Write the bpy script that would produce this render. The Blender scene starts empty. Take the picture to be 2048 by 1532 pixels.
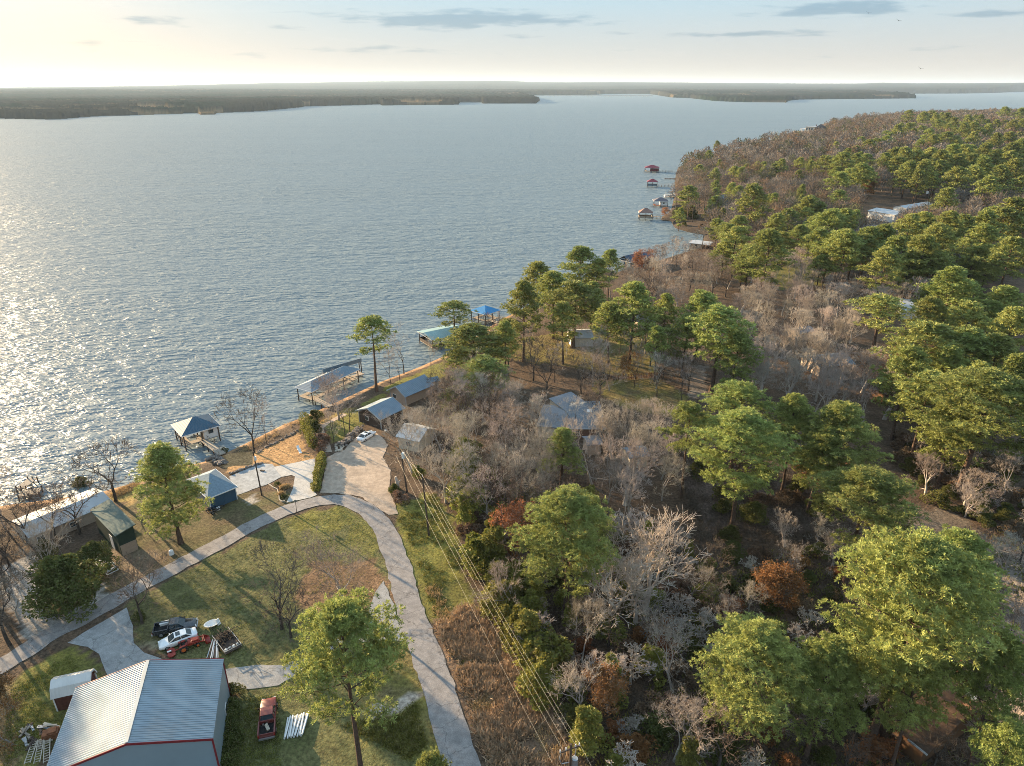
import bpy, bmesh, math, random
import numpy as np
from mathutils import Vector, Matrix
from mathutils.geometry import delaunay_2d_cdt

random.seed(7); rng = np.random.default_rng(7)
SC = bpy.context.scene
COL = SC.collection
R = math.radians
# ------------------------------------------------------------------ camera
F = 24/36*2048; HZ = 174; TH = math.atan((766-HZ)/F); CZ = 72.0
c_, s_ = math.cos(TH), math.sin(TH)
cam = bpy.data.cameras.new('camera'); cam.lens = 24; cam.sensor_width = 36
cam.clip_start = 1; cam.clip_end = 90000
co = bpy.data.objects.new('camera', cam); COL.objects.link(co)
co.location = (0, 0, CZ); co.rotation_euler = (R(90)-TH, 0, 0)
SC.camera = co

def ray(px, py):
    X = px-1024; Y = py-766
    return (X, F*c_-Y*s_, -(Y*c_+F*s_))
def atz(px, py, z=0.0):
    d = ray(px, py); t = (z-CZ)/d[2]
    return Vector((d[0]*t, d[1]*t, z))
def proj(x, y, z):
    dz = z-CZ; dep = y*c_-dz*s_; up = y*s_+dz*c_
    return 1024+F*x/dep, 766-F*up/dep
CR = dict(c1=(0,1100,3.547), c2=(400,1100,3.547), c3=(0,780,3.99), c4=(400,780,3.99), c5=(560,540,3.99),
          c6=(900,480,3.99), c7=(900,760,3.99), c8=(900,1140,3.908), r1=(1350,1140,2.934), r2=(1350,760,2.934),
          r3=(1350,480,2.934), r4=(1200,180,3.657), r5=(1600,160,4.507), d1=(0,880,6.81), d2=(320,800,6.81),
          d3=(290,1210,10.215), d4=(1030,780,6.81), d5=(1270,310,10.215), d6=(1560,220,6.827), d7=(600,790,9.286),
          d8=(1748,1280,6.08))
def q(k, x, y):
    a, b, s = CR[k]; return (a+x/s, b+y/s)
def qs(k, *pts): return [q(k, *p) for p in pts]

# ------------------------------------------------------------------ shoreline and terrain
SHORE_PX = [(-420,1190),(-150,1062),(0,1013),(100,1000),(200,986),(238,975),(271,967),(330,943),(372,931),(395,928),(420,921),(455,905),
 (511,878),(560,853),(600,838),(655,813),(760,765),(831,738),(881,716),(940,680),(1000,640),(1060,612),(1130,578),
 (1200,552),(1260,540),(1330,518),(1400,496),(1410,470),(1375,464),(1350,456),(1342,443),(1322,441),(1324,433),(1338,425),(1344,415),(1350,385),
 (1350,360),(1356,335),(1385,322),(1430,308),(1480,300),(1540,284),(1590,268),(1640,250),(1700,240),(1800,231),(2050,224),(2500,217)]
SHORE = np.array([atz(*p)[:2] for p in SHORE_PX])
def seg_dist(P, poly):
    best = np.full(len(P), 1e9)
    for i in range(len(poly)-1):
        a = poly[i]; d = poly[i+1]-a; L2 = (d*d).sum()
        t = np.clip(((P-a)@d)/L2, 0, 1)
        e = P-(a+t[:, None]*d)
        best = np.minimum(best, np.sqrt((e*e).sum(1)))
    return best
def in_poly(P, poly):
    poly = np.asarray(poly); x, y = P[:, 0], P[:, 1]; r = np.zeros(len(P), bool); n = len(poly); j = n-1
    for i in range(n):
        xi, yi = poly[i]; xj, yj = poly[j]
        cnd = ((yi > y) != (yj > y))
        with np.errstate(divide='ignore', invalid='ignore'):
            xx = (xj-xi)*(y-yi)/(yj-yi)+xi
        r ^= cnd & (x < xx); j = i
    return r
LAND = np.vstack([SHORE, [(9000, SHORE[-1][1]), (9000, -400), (SHORE[0][0], -400)]])
_g = np.random.default_rng(3)
_T = _g.random((64, 64))
def vnoise(x, y):
    x = np.asarray(x, float); y = np.asarray(y, float)
    xi = np.floor(x).astype(int); yi = np.floor(y).astype(int); fx = x-xi; fy = y-yi
    fx = fx*fx*(3-2*fx); fy = fy*fy*(3-2*fy)
    g = lambda a, b: _T[a % 64, b % 64]
    return (g(xi,yi)*(1-fx)+g(xi+1,yi)*fx)*(1-fy)+(g(xi,yi+1)*(1-fx)+g(xi+1,yi+1)*fx)*fy
def fbm(x, y, o=4):
    s = 0; a = .5; n = 0
    for i in range(o):
        s = s+a*vnoise(x*2**i+17*i, y*2**i+31*i); n += a; a *= .5
    return s/n
def smooth(a, b, x):
    t = np.clip((x-a)/(b-a), 0, 1); return t*t*(3-2*t)
def HT(P):
    P = np.asarray(P, float).reshape(-1, 2)
    d = seg_dist(P, SHORE); ins = in_poly(P, LAND)
    far = smooth(190, 800, P[:, 1])*smooth(60, 240, P[:, 0])
    h = 1.2*(1-np.exp(-d/1.6))+3.6*(1-np.exp(-d/55))+13*far*(1-np.exp(-d/60))
    h += .5*(fbm(P[:, 0]/22, P[:, 1]/22)-.5)*(1-np.exp(-d/10))
    return np.where(ins, h, np.maximum(-.5*d, -3.0))
def hz(x, y): return float(HT([(x, y)])[0])
def at(px, py, dz=0.0):
    z = 4.0
    for _ in range(8):
        p = atz(px, py, z+dz); z = hz(p.x, p.y)
    return Vector((p.x, p.y, z+dz))
def ats(pts): return [at(*p)[:2] for p in pts]

# ------------------------------------------------------------------ object helpers
def link(o):
    COL.objects.link(o); return o
def tag(o, label=None, cat=None, group=None, kind=None):
    if label: o['label'] = label
    if cat: o['category'] = cat
    if group: o['group'] = group
    if kind: o['kind'] = kind
    return o
def thing(name, label, cat, loc=(0,0,0), rz=0.0, group=None):
    o = bpy.data.objects.new(name, None); link(o)
    o.location = loc; o.rotation_euler = (0, 0, rz); o.empty_display_size = .5
    return tag(o, label, cat, group)
def np_mesh(name, V, Fs, mats=(), mi=None, smooth_=False, col=None):
    """V (n,3); Fs list of arrays (m,k) of vertex ids"""
    me = bpy.data.meshes.new(name)
    V = np.asarray(V, np.float32)
    me.vertices.add(len(V)); me.vertices.foreach_set('co', V.ravel())
    Fs = [np.asarray(f, np.int32) for f in Fs if len(f)]
    nl = sum(f.size for f in Fs); nf = sum(len(f) for f in Fs)
    me.loops.add(nl); me.polygons.add(nf)
    me.loops.foreach_set('vertex_index', np.concatenate([f.ravel() for f in Fs]))
    tot = np.concatenate([np.full(len(f), f.shape[1], np.int32) for f in Fs])
    me.polygons.foreach_set('loop_start', np.concatenate([[0], np.cumsum(tot)[:-1]]).astype(np.int32))
    for m in mats: me.materials.append(m)
    if mi is not None: me.polygons.foreach_set('material_index', np.asarray(mi, np.int32))
    if smooth_: me.polygons.foreach_set('use_smooth', np.ones(nf, bool))
    me.update(calc_edges=True)
    if col is not None:
        a = me.color_attributes.new('Col', 'FLOAT_COLOR', 'POINT')
        cc = np.ones((len(V), 4), np.float32); cc[:, :3] = col; a.data.foreach_set('color', cc.ravel())
    return me
def mob(name, me, parent=None):
    o = bpy.data.objects.new(name, me); link(o)
    if parent: o.parent = parent
    return o
class MB:
    """collects shapes into one mesh (local coordinates)"""
    def __init__(s): s.v = []; s.f = []; s.m = []; s.cur = 0
    def add(s, vs, fs):
        n = len(s.v); s.v += [tuple(v) for v in vs]; s.f += [tuple(n+i for i in f) for f in fs]; s.m += [s.cur]*len(fs); return s
    def box(s, c, d, rz=0.0, tilt=None):
        x, y, z = d[0]/2, d[1]/2, d[2]/2
        vs = [Vector((a*x, b*y, e*z)) for e in (-1,1) for a, b in ((-1,-1),(1,-1),(1,1),(-1,1))]
        M = Matrix.Rotation(rz, 3, 'Z')
        if tilt: M = M @ tilt
        vs = [M @ v+Vector(c) for v in vs]
        return s.add(vs, [(3,2,1,0),(4,5,6,7),(0,1,5,4),(1,2,6,5),(2,3,7,6),(3,0,4,7)])
    def beam(s, a, b, w, h, up=(0,0,1)):
        a = Vector(a); b = Vector(b); d = (b-a).normalized(); sd = d.cross(Vector(up))
        if sd.length < 1e-4: sd = d.cross(Vector((1,0,0)))
        sd.normalize(); u = sd.cross(d)
        vs = []
        for p in (a, b):
            for i, j in ((-1,-1),(1,-1),(1,1),(-1,1)): vs.append(p+sd*(i*w/2)+u*(j*h/2))
        return s.add(vs, [(3,2,1,0),(4,5,6,7),(0,1,5,4),(1,2,6,5),(2,3,7,6),(3,0,4,7)])
    def tube(s, a, b, r0, r1=None, n=8, cap=True):
        r1 = r0 if r1 is None else r1
        a = Vector(a); b = Vector(b); d = (b-a).normalized()
        u = d.cross(Vector((0,0,1)));
        if u.length < 1e-3: u = Vector((1,0,0))
        u.normalize(); w = d.cross(u)
        vs = [a+(u*math.cos(2*math.pi*i/n)+w*math.sin(2*math.pi*i/n))*r0 for i in range(n)]
        vs += [b+(u*math.cos(2*math.pi*i/n)+w*math.sin(2*math.pi*i/n))*r1 for i in range(n)]
        fs = [(i, (i+1) % n, n+(i+1) % n, n+i) for i in range(n)]
        if cap: fs += [tuple(range(n))[::-1], tuple(range(n, 2*n))]
        return s.add(vs, fs)
    def path(s, pts, r, n=6):
        for a, b in zip(pts[:-1], pts[1:]): s.tube(a, b, r, r, n)
        return s
    def prism(s, poly, z0, z1):
        n = len(poly)
        vs = [(x, y, z0) for x, y in poly]+[(x, y, z1) for x, y in poly]
        fs = [tuple(range(n))[::-1], tuple(range(n, 2*n))]+[(i, (i+1) % n, n+(i+1) % n, n+i) for i in range(n)]
        return s.add(vs, fs)
    def slab(s, quad, t):
        """thick plate below a planar polygon"""
        qv = [Vector(p) for p in quad]; nrm = (qv[1]-qv[0]).cross(qv[2]-qv[1]).normalized(); n = len(qv)
        if nrm.z < 0: qv = qv[::-1]; nrm = -nrm
        vs = qv+[p-nrm*t for p in qv]
        fs = [tuple(range(n)), tuple(range(n, 2*n))[::-1]]+[(i, n+i, n+(i+1) % n, (i+1) % n) for i in range(n)]
        return s.add(vs, fs)
    def loft(s, rings, cap=True):
        n = len(rings[0]); vs = [p for r in rings for p in r]; fs = []
        for k in range(len(rings)-1):
            for i in range(n): fs.append((k*n+i, k*n+(i+1) % n, (k+1)*n+(i+1) % n, (k+1)*n+i))
        if cap: fs += [tuple(range(n))[::-1], tuple(range((len(rings)-1)*n, len(rings)*n))]
        return s.add(vs, fs)
    def build(s, name, mats, parent=None, sm=False):
        if not isinstance(mats, (list, tuple)): mats = [mats]
        me = bpy.data.meshes.new(name); me.from_pydata(s.v, [], s.f)
        for m in mats: me.materials.append(m)
        me.polygons.foreach_set('material_index', s.m)
        if sm: me.polygons.foreach_set('use_smooth', [True]*len(s.f))
        me.update()
        bm = bmesh.new(); bm.from_mesh(me); bmesh.ops.recalc_face_normals(bm, faces=bm.faces); bm.to_mesh(me); bm.free()
        return mob(name, me, parent)

# ------------------------------------------------------------------ materials
def mat(name, col=(.5,.5,.5), rough=.7, metal=0.0, spec=.3, var=.12, nscale=3.0, bump=0.0, trans=0.0, objvar=0.0, coat=0.0, bands=None, vcol=False, sheen=None, stain=None):
    m = bpy.data.materials.new(name); m.use_nodes = True; nt = m.node_tree; N = nt.nodes; L = nt.links
    b = N['Principled BSDF']; b.inputs['Roughness'].default_value = rough; b.inputs['Metallic'].default_value = metal
    b.inputs['Specular IOR Level'].default_value = spec; b.inputs['Coat Weight'].default_value = coat
    tc = N.new('ShaderNodeTexCoord'); src = None
    def mix(a, bcol, fac, mode='MIX'):
        x = N.new('ShaderNodeMix'); x.data_type = 'RGBA'; x.blend_type = mode
        for sock, v in ((x.inputs['Factor'], fac), (x.inputs['A'], a), (x.inputs['B'], bcol)):
            if hasattr(v, 'links') or isinstance(v, bpy.types.NodeSocket): L.new(v, sock)
            elif isinstance(v, (int, float)): sock.default_value = v
            else: sock.default_value = (*v, 1)
        return x.outputs['Result']
    def noise(scale, det=4, dist=0.0, vec=None):
        n = N.new('ShaderNodeTexNoise'); n.inputs['Scale'].default_value = scale; n.inputs['Detail'].default_value = det
        n.inputs['Distortion'].default_value = dist; L.new(vec or tc.outputs['Object'], n.inputs['Vector']); return n.outputs['Fac']
    def ramp(v, a, bq):
        r = N.new('ShaderNodeMapRange'); r.inputs['From Min'].default_value = a; r.inputs['From Max'].default_value = bq; L.new(v, r.inputs['Value']); return r.outputs['Result']
    if vcol:
        at_ = N.new('ShaderNodeAttribute'); at_.attribute_name = 'Col'; cur = at_.outputs['Color']
    else: cur = col
    if var:
        f = ramp(noise(nscale, 5), .3, .7)
        k1 = N.new('ShaderNodeMapRange'); L.new(f, k1.inputs['Value']); k1.inputs['To Min'].default_value = 1-var; k1.inputs['To Max'].default_value = 1+var
        cb = N.new('ShaderNodeCombineColor')
        for i in range(3): L.new(k1.outputs['Result'], cb.inputs[i])
        cur = mix(cur, cb.outputs['Color'], 1.0, 'MULTIPLY')
    if stain:
        f2 = ramp(noise(stain[1], 6, .6), .52, .7); 
        k2 = N.new('ShaderNodeMath'); k2.operation = 'MULTIPLY'; L.new(f2, k2.inputs[0]); k2.inputs[1].default_value = stain[2]
        cur = mix(cur, stain[0], k2.outputs[0])
    if objvar:
        oi = N.new('ShaderNodeObjectInfo'); h = N.new('ShaderNodeHueSaturation')
        L.new(cur, h.inputs['Color']) if not isinstance(cur, tuple) else h.inputs['Color'].__setattr__('default_value', (*cur, 1))
        r1 = N.new('ShaderNodeMapRange'); L.new(oi.outputs['Random'], r1.inputs['Value']); r1.inputs['To Min'].default_value = 1-objvar; r1.inputs['To Max'].default_value = 1+objvar
        L.new(r1.outputs['Result'], h.inputs['Value'])
        ml = N.new('ShaderNodeMath'); ml.operation = 'MULTIPLY'; L.new(oi.outputs['Random'], ml.inputs[0]); ml.inputs[1].default_value = 7.31
        fr = N.new('ShaderNodeMath'); fr.operation = 'FRACT'; L.new(ml.outputs[0], fr.inputs[0])
        r2 = N.new('ShaderNodeMapRange'); L.new(fr.outputs[0], r2.inputs['Value']); r2.inputs['To Min'].default_value = .5-objvar*.07; r2.inputs['To Max'].default_value = .5+objvar*.07
        L.new(r2.outputs['Result'], h.inputs['Hue']); cur = h.outputs['Color']
    if isinstance(cur, tuple): b.inputs['Base Color'].default_value = (*cur, 1)
    else: L.new(cur, b.inputs['Base Color'])
    if bump:
        bp = N.new('ShaderNodeBump'); bp.inputs['Strength'].default_value = bump; bp.inputs['Distance'].default_value = .1
        L.new(noise(nscale*3, 6), bp.inputs['Height']); L.new(bp.outputs['Normal'], b.inputs['Normal'])
    if bands:   # (axis, period m, strength): ribbed metal
        sx = N.new('ShaderNodeSeparateXYZ'); L.new(tc.outputs['Object'], sx.inputs[0])
        m1 = N.new('ShaderNodeMath'); m1.operation = 'MULTIPLY'; L.new(sx.outputs[bands[0]], m1.inputs[0]); m1.inputs[1].default_value = 2*math.pi/bands[1]
        m2 = N.new('ShaderNodeMath'); m2.operation = 'SINE'; L.new(m1.outputs[0], m2.inputs[0])
        bp = N.new('ShaderNodeBump'); bp.inputs['Strength'].default_value = bands[2]; bp.inputs['Distance'].default_value = .04
        L.new(m2.outputs[0], bp.inputs['Height']); L.new(bp.outputs['Normal'], b.inputs['Normal'])
    if trans:
        t = N.new('ShaderNodeBsdfTranslucent'); ms = N.new('ShaderNodeMixShader'); ms.inputs[0].default_value = trans
        if isinstance(cur, tuple): t.inputs['Color'].default_value = (*cur, 1)
        else: L.new(cur, t.inputs['Color'])
        L.new(b.outputs[0], ms.inputs[1]); L.new(t.outputs[0], ms.inputs[2]); L.new(ms.outputs[0], N['Material Output'].inputs['Surface'])
    return m

# ------------------------------------------------------------------ sun, sky
SUN_EL, SUN_AZ = 10.0, -50.0
sd = Vector((math.sin(R(SUN_AZ))*math.cos(R(SUN_EL)), math.cos(R(SUN_AZ))*math.cos(R(SUN_EL)), math.sin(R(SUN_EL))))
sl = bpy.data.lights.new('sun', 'SUN'); sl.energy = 5.0; sl.angle = R(.6); sl.color = (1.0, .74, .44)
so = link(bpy.data.objects.new('sun', sl)); so.rotation_euler = sd.to_track_quat('Z', 'Y').to_euler(); so.location = (-60, 60, 150)
W = bpy.data.worlds.new('World'); SC.world = W; W.use_nodes = True
def build_world():
    nt = W.node_tree; N = nt.nodes; L = nt.links; bg = N['Background']
    sk = N.new('ShaderNodeTexSky'); sk.sky_type = 'NISHITA'; sk.sun_disc = False
    sk.sun_elevation = R(SUN_EL); sk.sun_rotation = R(SUN_AZ); sk.air_density = 1.0; sk.dust_density = 2.0; sk.ozone_density = 2.0; sk.altitude = 100
    tc = N.new('ShaderNodeTexCoord'); sx = N.new('ShaderNodeSeparateXYZ'); L.new(tc.outputs['Generated'], sx.inputs[0])
    def mth(op, a, b=None, c=None, clamp=False):
        n = N.new('ShaderNodeMath'); n.operation = op; n.use_clamp = clamp
        for i, v in enumerate((a, b, c)):
            if v is None: continue
            if isinstance(v, (int, float)): n.inputs[i].default_value = v
            else: L.new(v, n.inputs[i])
        return n.outputs[0]
    az = mth('ARCTAN2', sx.outputs[0], sx.outputs[1]); el = mth('ARCSINE', sx.outputs[2])
    cb = N.new('ShaderNodeCombineXYZ'); L.new(mth('MULTIPLY', az, 9.0), cb.inputs[0]); L.new(mth('MULTIPLY', el, 75.0), cb.inputs[1])
    no = N.new('ShaderNodeTexNoise'); no.inputs['Scale'].default_value = 1.0; no.inputs['Detail'].default_value = 7; no.inputs['Roughness'].default_value = .55; no.inputs['Distortion'].default_value = .3
    L.new(cb.outputs[0], no.inputs['Vector']); nz = no.outputs['Fac']
    cb2 = N.new('ShaderNodeCombineXYZ'); L.new(mth('MULTIPLY', az, 26.0), cb2.inputs[0]); L.new(mth('MULTIPLY', el, 170.0), cb2.inputs[1])
    no2 = N.new('ShaderNodeTexNoise'); no2.inputs['Scale'].default_value = 1.0; no2.inputs['Detail'].default_value = 6; L.new(cb2.outputs[0], no2.inputs['Vector'])
    nn = mth('ADD', mth('MULTIPLY', mth('SUBTRACT', nz, .5), 1.1), mth('MULTIPLY', mth('SUBTRACT', no2.outputs['Fac'], .5), 1.0))
    # individual clouds seen in the evening sky: azimuth, elevation (degrees), half sizes, weight
    def dirn(px, py):
        d = Vector(ray(px, py)).normalized(); return math.atan2(d.x, d.y), math.asin(d.z)
    blobs = [(930,40,190,15,1.0),(815,47,70,8,.7),(1690,17,140,13,1.0),(315,39,75,9,.8),(570,56,40,6,.5),(1480,68,150,5,.6),(175,85,45,6,.35),
             (1045,74,60,5,.4),(760,100,200,7,.4),(1270,42,45,6,.3),(1990,27,90,7,.5),(1240,66,60,4,.45),(1620,70,90,4,.3),(1900,96,150,5,.3),(430,110,170,6,.3),(1660,112,60,5,.25)]
    tot = None
    for (px, py, hx, hy, w) in blobs:
        a0, e0 = dirn(px, py); a1, _ = dirn(px+hx, py); _, e1 = dirn(px, py-hy)
        u = mth('DIVIDE', mth('SUBTRACT', az, a0), abs(a1-a0)); v = mth('DIVIDE', mth('SUBTRACT', el, e0), abs(e1-e0))
        d2 = mth('ADD', mth('MULTIPLY', u, u), mth('MULTIPLY', v, v))
        g = mth('MULTIPLY', mth('EXPONENT', mth('MULTIPLY', d2, -.75)), w)
        tot = g if tot is None else mth('MAXIMUM', tot, g)
    cl = mth('ADD', tot, mth('MULTIPLY', nn, 1.35))
    ms = N.new('ShaderNodeMapRange'); ms.interpolation_type = 'SMOOTHSTEP'; L.new(cl, ms.inputs['Value']); ms.inputs['From Min'].default_value = .2; ms.inputs['From Max'].default_value = .75
    mk = mth('MULTIPLY', ms.outputs['Result'], .8)
    # high thin cloud veil over the clear sky: lifts and whitens it
    veil = N.new('ShaderNodeMix'); veil.data_type = 'RGBA'
    L.new(sk.outputs[0], veil.inputs['A'])
    g1 = N.new('ShaderNodeMapRange'); L.new(el, g1.inputs['Value']); g1.inputs['From Min'].default_value = 0.0; g1.inputs['From Max'].default_value = .11
    g2 = N.new('ShaderNodeMix'); g2.data_type = 'RGBA'; L.new(g1.outputs['Result'], g2.inputs['Factor'])
    g2.inputs['A'].default_value = (VEIL_LO[0], VEIL_LO[1], VEIL_LO[2], 1); g2.inputs['B'].default_value = (VEIL_HI[0], VEIL_HI[1], VEIL_HI[2], 1)
    g3 = N.new('ShaderNodeMapRange'); L.new(el, g3.inputs['Value']); g3.inputs['From Min'].default_value = .12; g3.inputs['From Max'].default_value = .9
    g4 = N.new('ShaderNodeMix'); g4.data_type = 'RGBA'; L.new(g3.outputs['Result'], g4.inputs['Factor']); L.new(g2.outputs['Result'], g4.inputs['A']); g4.inputs['B'].default_value = (VEIL_TOP[0], VEIL_TOP[1], VEIL_TOP[2], 1)
    L.new(g4.outputs['Result'], veil.inputs['B']); veil.inputs['Factor'].default_value = VEIL
    # warm aureole of the low sun in the thin cloud
    dt = N.new('ShaderNodeVectorMath'); dt.operation = 'DOT_PRODUCT'; L.new(tc.outputs['Generated'], dt.inputs[0]); dt.inputs[1].default_value = sd[:]
    gl = mth('MULTIPLY', mth('POWER', mth('MAXIMUM', dt.outputs['Value'], 0.0), 11.0), 1.0)
    ga = N.new('ShaderNodeMix'); ga.data_type = 'RGBA'; ga.blend_type = 'ADD'; L.new(gl, ga.inputs['Factor']); L.new(veil.outputs['Result'], ga.inputs['A']); ga.inputs['B'].default_value = (3.2,1.6,.3,1); veil = ga
    cm = N.new('ShaderNodeMix'); cm.data_type = 'RGBA'; L.new(mk, cm.inputs['Factor']); L.new(veil.outputs['Result'], cm.inputs['A'])
    cc = N.new('ShaderNodeMix'); cc.data_type = 'RGBA'; cc.blend_type = 'MULTIPLY'; cc.inputs['Factor'].default_value = 1
    L.new(veil.outputs['Result'], cc.inputs['A']); cc.inputs['B'].default_value = (.5,.62,.72,1)
    L.new(cc.outputs['Result'], cm.inputs['B'])
    # thin bright wisps
    ws = N.new('ShaderNodeMapRange'); ws.interpolation_type = 'SMOOTHSTEP'; L.new(nn, ws.inputs['Value']); ws.inputs['From Min'].default_value = .05; ws.inputs['From Max'].default_value = .45
    wm = N.new('ShaderNodeMix'); wm.data_type = 'RGBA'; wm.blend_type = 'MULTIPLY'; L.new(mth('MULTIPLY', ws.outputs['Result'], .5), wm.inputs['Factor'])
    L.new(cm.outputs['Result'], wm.inputs['A']); wm.inputs['B'].default_value = (1.25,1.2,1.15,1)
    L.new(wm.outputs['Result'], bg.inputs['Color']); bg.inputs['Strength'].default_value = SKY
SKY = .050; VEIL = .97; VEIL_LO = (3.6,3.02,2.5); VEIL_HI = (2.45,3.45,4.0); VEIL_TOP = (3.2,4.7,6.2)
build_world()
vs = SC.view_settings; vs.view_transform = 'Standard'; vs.look = 'None'; vs.exposure = 2.05; vs.gamma = 1; vs.use_curve_mapping = False
SC.cycles.use_denoising = True; SC.cycles.denoising_prefilter = 'NONE'; SC.cycles.filter_width = .9
SC.cycles.max_bounces = 6; SC.cycles.diffuse_bounces = 3; SC.cycles.glossy_bounces = 2; SC.cycles.transmission_bounces = 4; SC.cycles.transparent_max_bounces = 6; SC.cycles.volume_bounces = 0
SC.cycles.caustics_reflective = False; SC.cycles.caustics_refractive = False
# ------------------------------------------------------------------ ground sheet
def lines(segs):
    out = [segs[0][0]]
    for a, b, s0, s1 in segs:
        x = a; 
        while x < b-1e-6:
            t = (x-a)/(b-a); x += s0+(s1-s0)*t; out.append(min(x, b))
    return np.array(out)
gx = lines([(-420,-105,18,1.0),(-105,70,.75,.75),(70,200,.75,3),(200,2600,3,90)])
gy = lines([(-30,25,4,.8),(25,215,.75,.8),(215,480,.8,4),(480,2300,4,60)])
GX, GY = np.meshgrid(gx, gy); GP = np.column_stack([GX.ravel(), GY.ravel()])
GZ = HT(GP); GD = seg_dist(GP, SHORE); GIN = in_poly(GP, LAND)
C_FOREST=(.06,.045,.034); C_LEAF=(.13,.085,.055); C_LAWN=(.088,.095,.034); C_TAN=(.36,.21,.10); C_GRAV=(.30,.27,.24); C_BRAMB=(.13,.088,.06)
C_SHORE=(.26,.155,.085); C_GOLD=(.20,.175,.035); C_DIRT=(.27,.21,.16); C_MUD=(.06,.05,.04)
gc = np.empty((len(GP), 3)); n1 = fbm(GP[:,0]/6, GP[:,1]/6)[:,None]; n2 = fbm(GP[:,0]/2.2+9, GP[:,1]/2.2)[:,None]
gc[:] = np.array(C_FOREST)*(1-n1)+np.array(C_LEAF)*n1
jit = np.column_stack([fbm(GP[:,0]/2.5+40, GP[:,1]/2.5)-.5, fbm(GP[:,0]/2.5, GP[:,1]/2.5+70)-.5])*3.0
def paint(px, col, amt=1.0, col2=None, j=1.0):
    poly = np.array(ats(px)); m = in_poly(GP+jit*j, poly)
    cc = np.array(col)*(1-n2)+np.array(col2 if col2 else col)*n2
    gc[m] = gc[m]*(1-amt)+cc[m]*amt
    return poly
# lawns and yards, from what the photograph shows on the ground
paint([(270,985),(600,985),(640,1000),(520,1040),(400,1105),(230,1190),(190,1230),(100,1250),(60,1150),(200,1080)], C_LAWN, .9, C_LEAF)
paint([(395,1128),(560,1040),(690,1015),(740,1045),(790,1150),(815,1225),(850,1310),(900,1470),(920,1560),(430,1560),(470,1380),(440,1330),(330,1310),(265,1270),(260,1210)], C_LAWN, .95, (.125,.115,.05))
paint(qs('c2',(780,100),(1230,60),(1330,230),(1480,400),(1200,420),(1000,480),(760,420),(650,330)), C_LEAF, .9, (.21,.12,.07))
paint(qs('c1',(1000,230),(1150,330),(1300,420),(1250,640),(1000,650),(930,520)), C_LEAF, .5, C_LAWN)
paint(qs('c4',(1240,1000),(1420,1080),(1380,1340),(1230,1250),(1180,1050)), C_GOLD, .55, C_LAWN)
paint(qs('c4',(720,1000),(1130,930),(1250,1050),(1000,1150),(740,1120)), C_GOLD, .8, C_LAWN)
paint([(0,1385),(30,1350),(150,1290),(215,1340),(215,1375),(150,1420),(100,1500),(60,1560),(-60,1560),(-60,1400)], C_LAWN, .9, C_GOLD)
paint(qs('c1',(0,860),(110,850),(160,1000),(120,1200),(150,1532),(-200,1532)), C_LEAF, .75, (.2,.13,.08))
paint(qs('c2',(1300,560),(1540,700),(1600,900),(1750,1450),(1400,1500),(1000,1250),(1150,1000),(1350,900)), C_GOLD, .75, C_LEAF)
paint(qs('c4',(1530,920),(1800,830),(1900,900),(2043,1020),(2043,1532),(1700,1532),(1600,1250)), C_LAWN, .95, C_GOLD)
paint([(790,1040),(870,990),(905,1070),(935,1150),(960,1240),(870,1265),(815,1110)], C_LAWN, .85, C_GOLD)
paint([(850,1250),(935,1215),(990,1270),(1060,1370),(1130,1470),(1170,1560),(1000,1560),(935,1450),(880,1290)], C_BRAMB, .95, (.21,.135,.085))
paint(qs('c4',(200,510),(420,500),(640,410),(800,335),(880,530),(920,545),(590,610),(480,580),(240,670),(190,590)), C_TAN, .95, (.33,.2,.09))
paint(qs('c3',(850,830),(1090,740),(1110,850),(1060,930),(930,880)), C_TAN, .9, C_GOLD)
paint(qs('d7',(420,520),(800,350),(1100,260),(1250,420),(1170,560),(830,760),(640,900),(520,870)), C_LAWN, .9, C_GOLD)
paint(qs('d7',(250,600),(480,430),(1000,210),(1010,260),(500,520),(330,590)), C_GOLD, .9, C_TAN)
paint(qs('c5',(800,960),(1050,840),(1290,730),(1320,860),(1200,900),(930,1010),(830,970)), C_GOLD, .95, C_LAWN)
paint(qs('c5',(640,1080),(800,980),(830,1010),(700,1090)), C_GOLD, .95, C_LAWN)
paint(qs('c6',(380,760),(560,780),(1000,720),(1180,690),(1440,700),(1600,800),(1650,1060),(1380,1090),(900,1000),(560,980),(420,900)), C_GOLD, .9, C_LEAF)
paint(qs('c6',(1100,1110),(1680,1110),(1900,1250),(1800,1420),(1400,1350),(1150,1200)), C_LEAF, .85, C_GOLD)
paint(qs('c6',(1900,1000),(2043,1000),(2043,1300),(1900,1250)), C_LEAF, .7, C_GRAV)
paint([(1540,540),(1620,520),(1650,570),(1560,580)], C_LAWN, .8, C_GOLD)
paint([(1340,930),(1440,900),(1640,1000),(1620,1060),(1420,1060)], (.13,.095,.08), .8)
# bare gravel and sand
paint(qs('c1',(0,120),(120,60),(280,30),(340,300),(300,420),(430,480),(640,380),(700,260),(700,200),(830,330),(620,470),(480,540),(200,690),(150,560),(0,330)), C_GRAV, .95, (.38,.35,.32))
paint(qs('c3',(0,1370),(330,1350),(380,1532),(0,1532)), C_GRAV, .8, (.38,.35,.32))
paint(qs('c3',(740,1260),(960,1250),(1150,1270),(1330,1320),(1100,1532),(920,1480),(800,1380)), C_DIRT, .6, C_LEAF)
paint(qs('c2',(1160,1120),(1240,1090),(1370,1100),(1480,1010),(1610,990),(1620,1010),(1460,1120),(1290,1170),(1230,1260),(1190,1210)), C_DIRT, 1.0, (.42,.36,.3), j=.3)
paint(qs('c3',(1930,880),(2060,840),(2060,900),(1960,920)), C_GRAV, .9)
paint(qs('c1',(1020,640),(1180,620),(1180,700),(1060,700)), C_DIRT, .6, C_LAWN)
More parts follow.
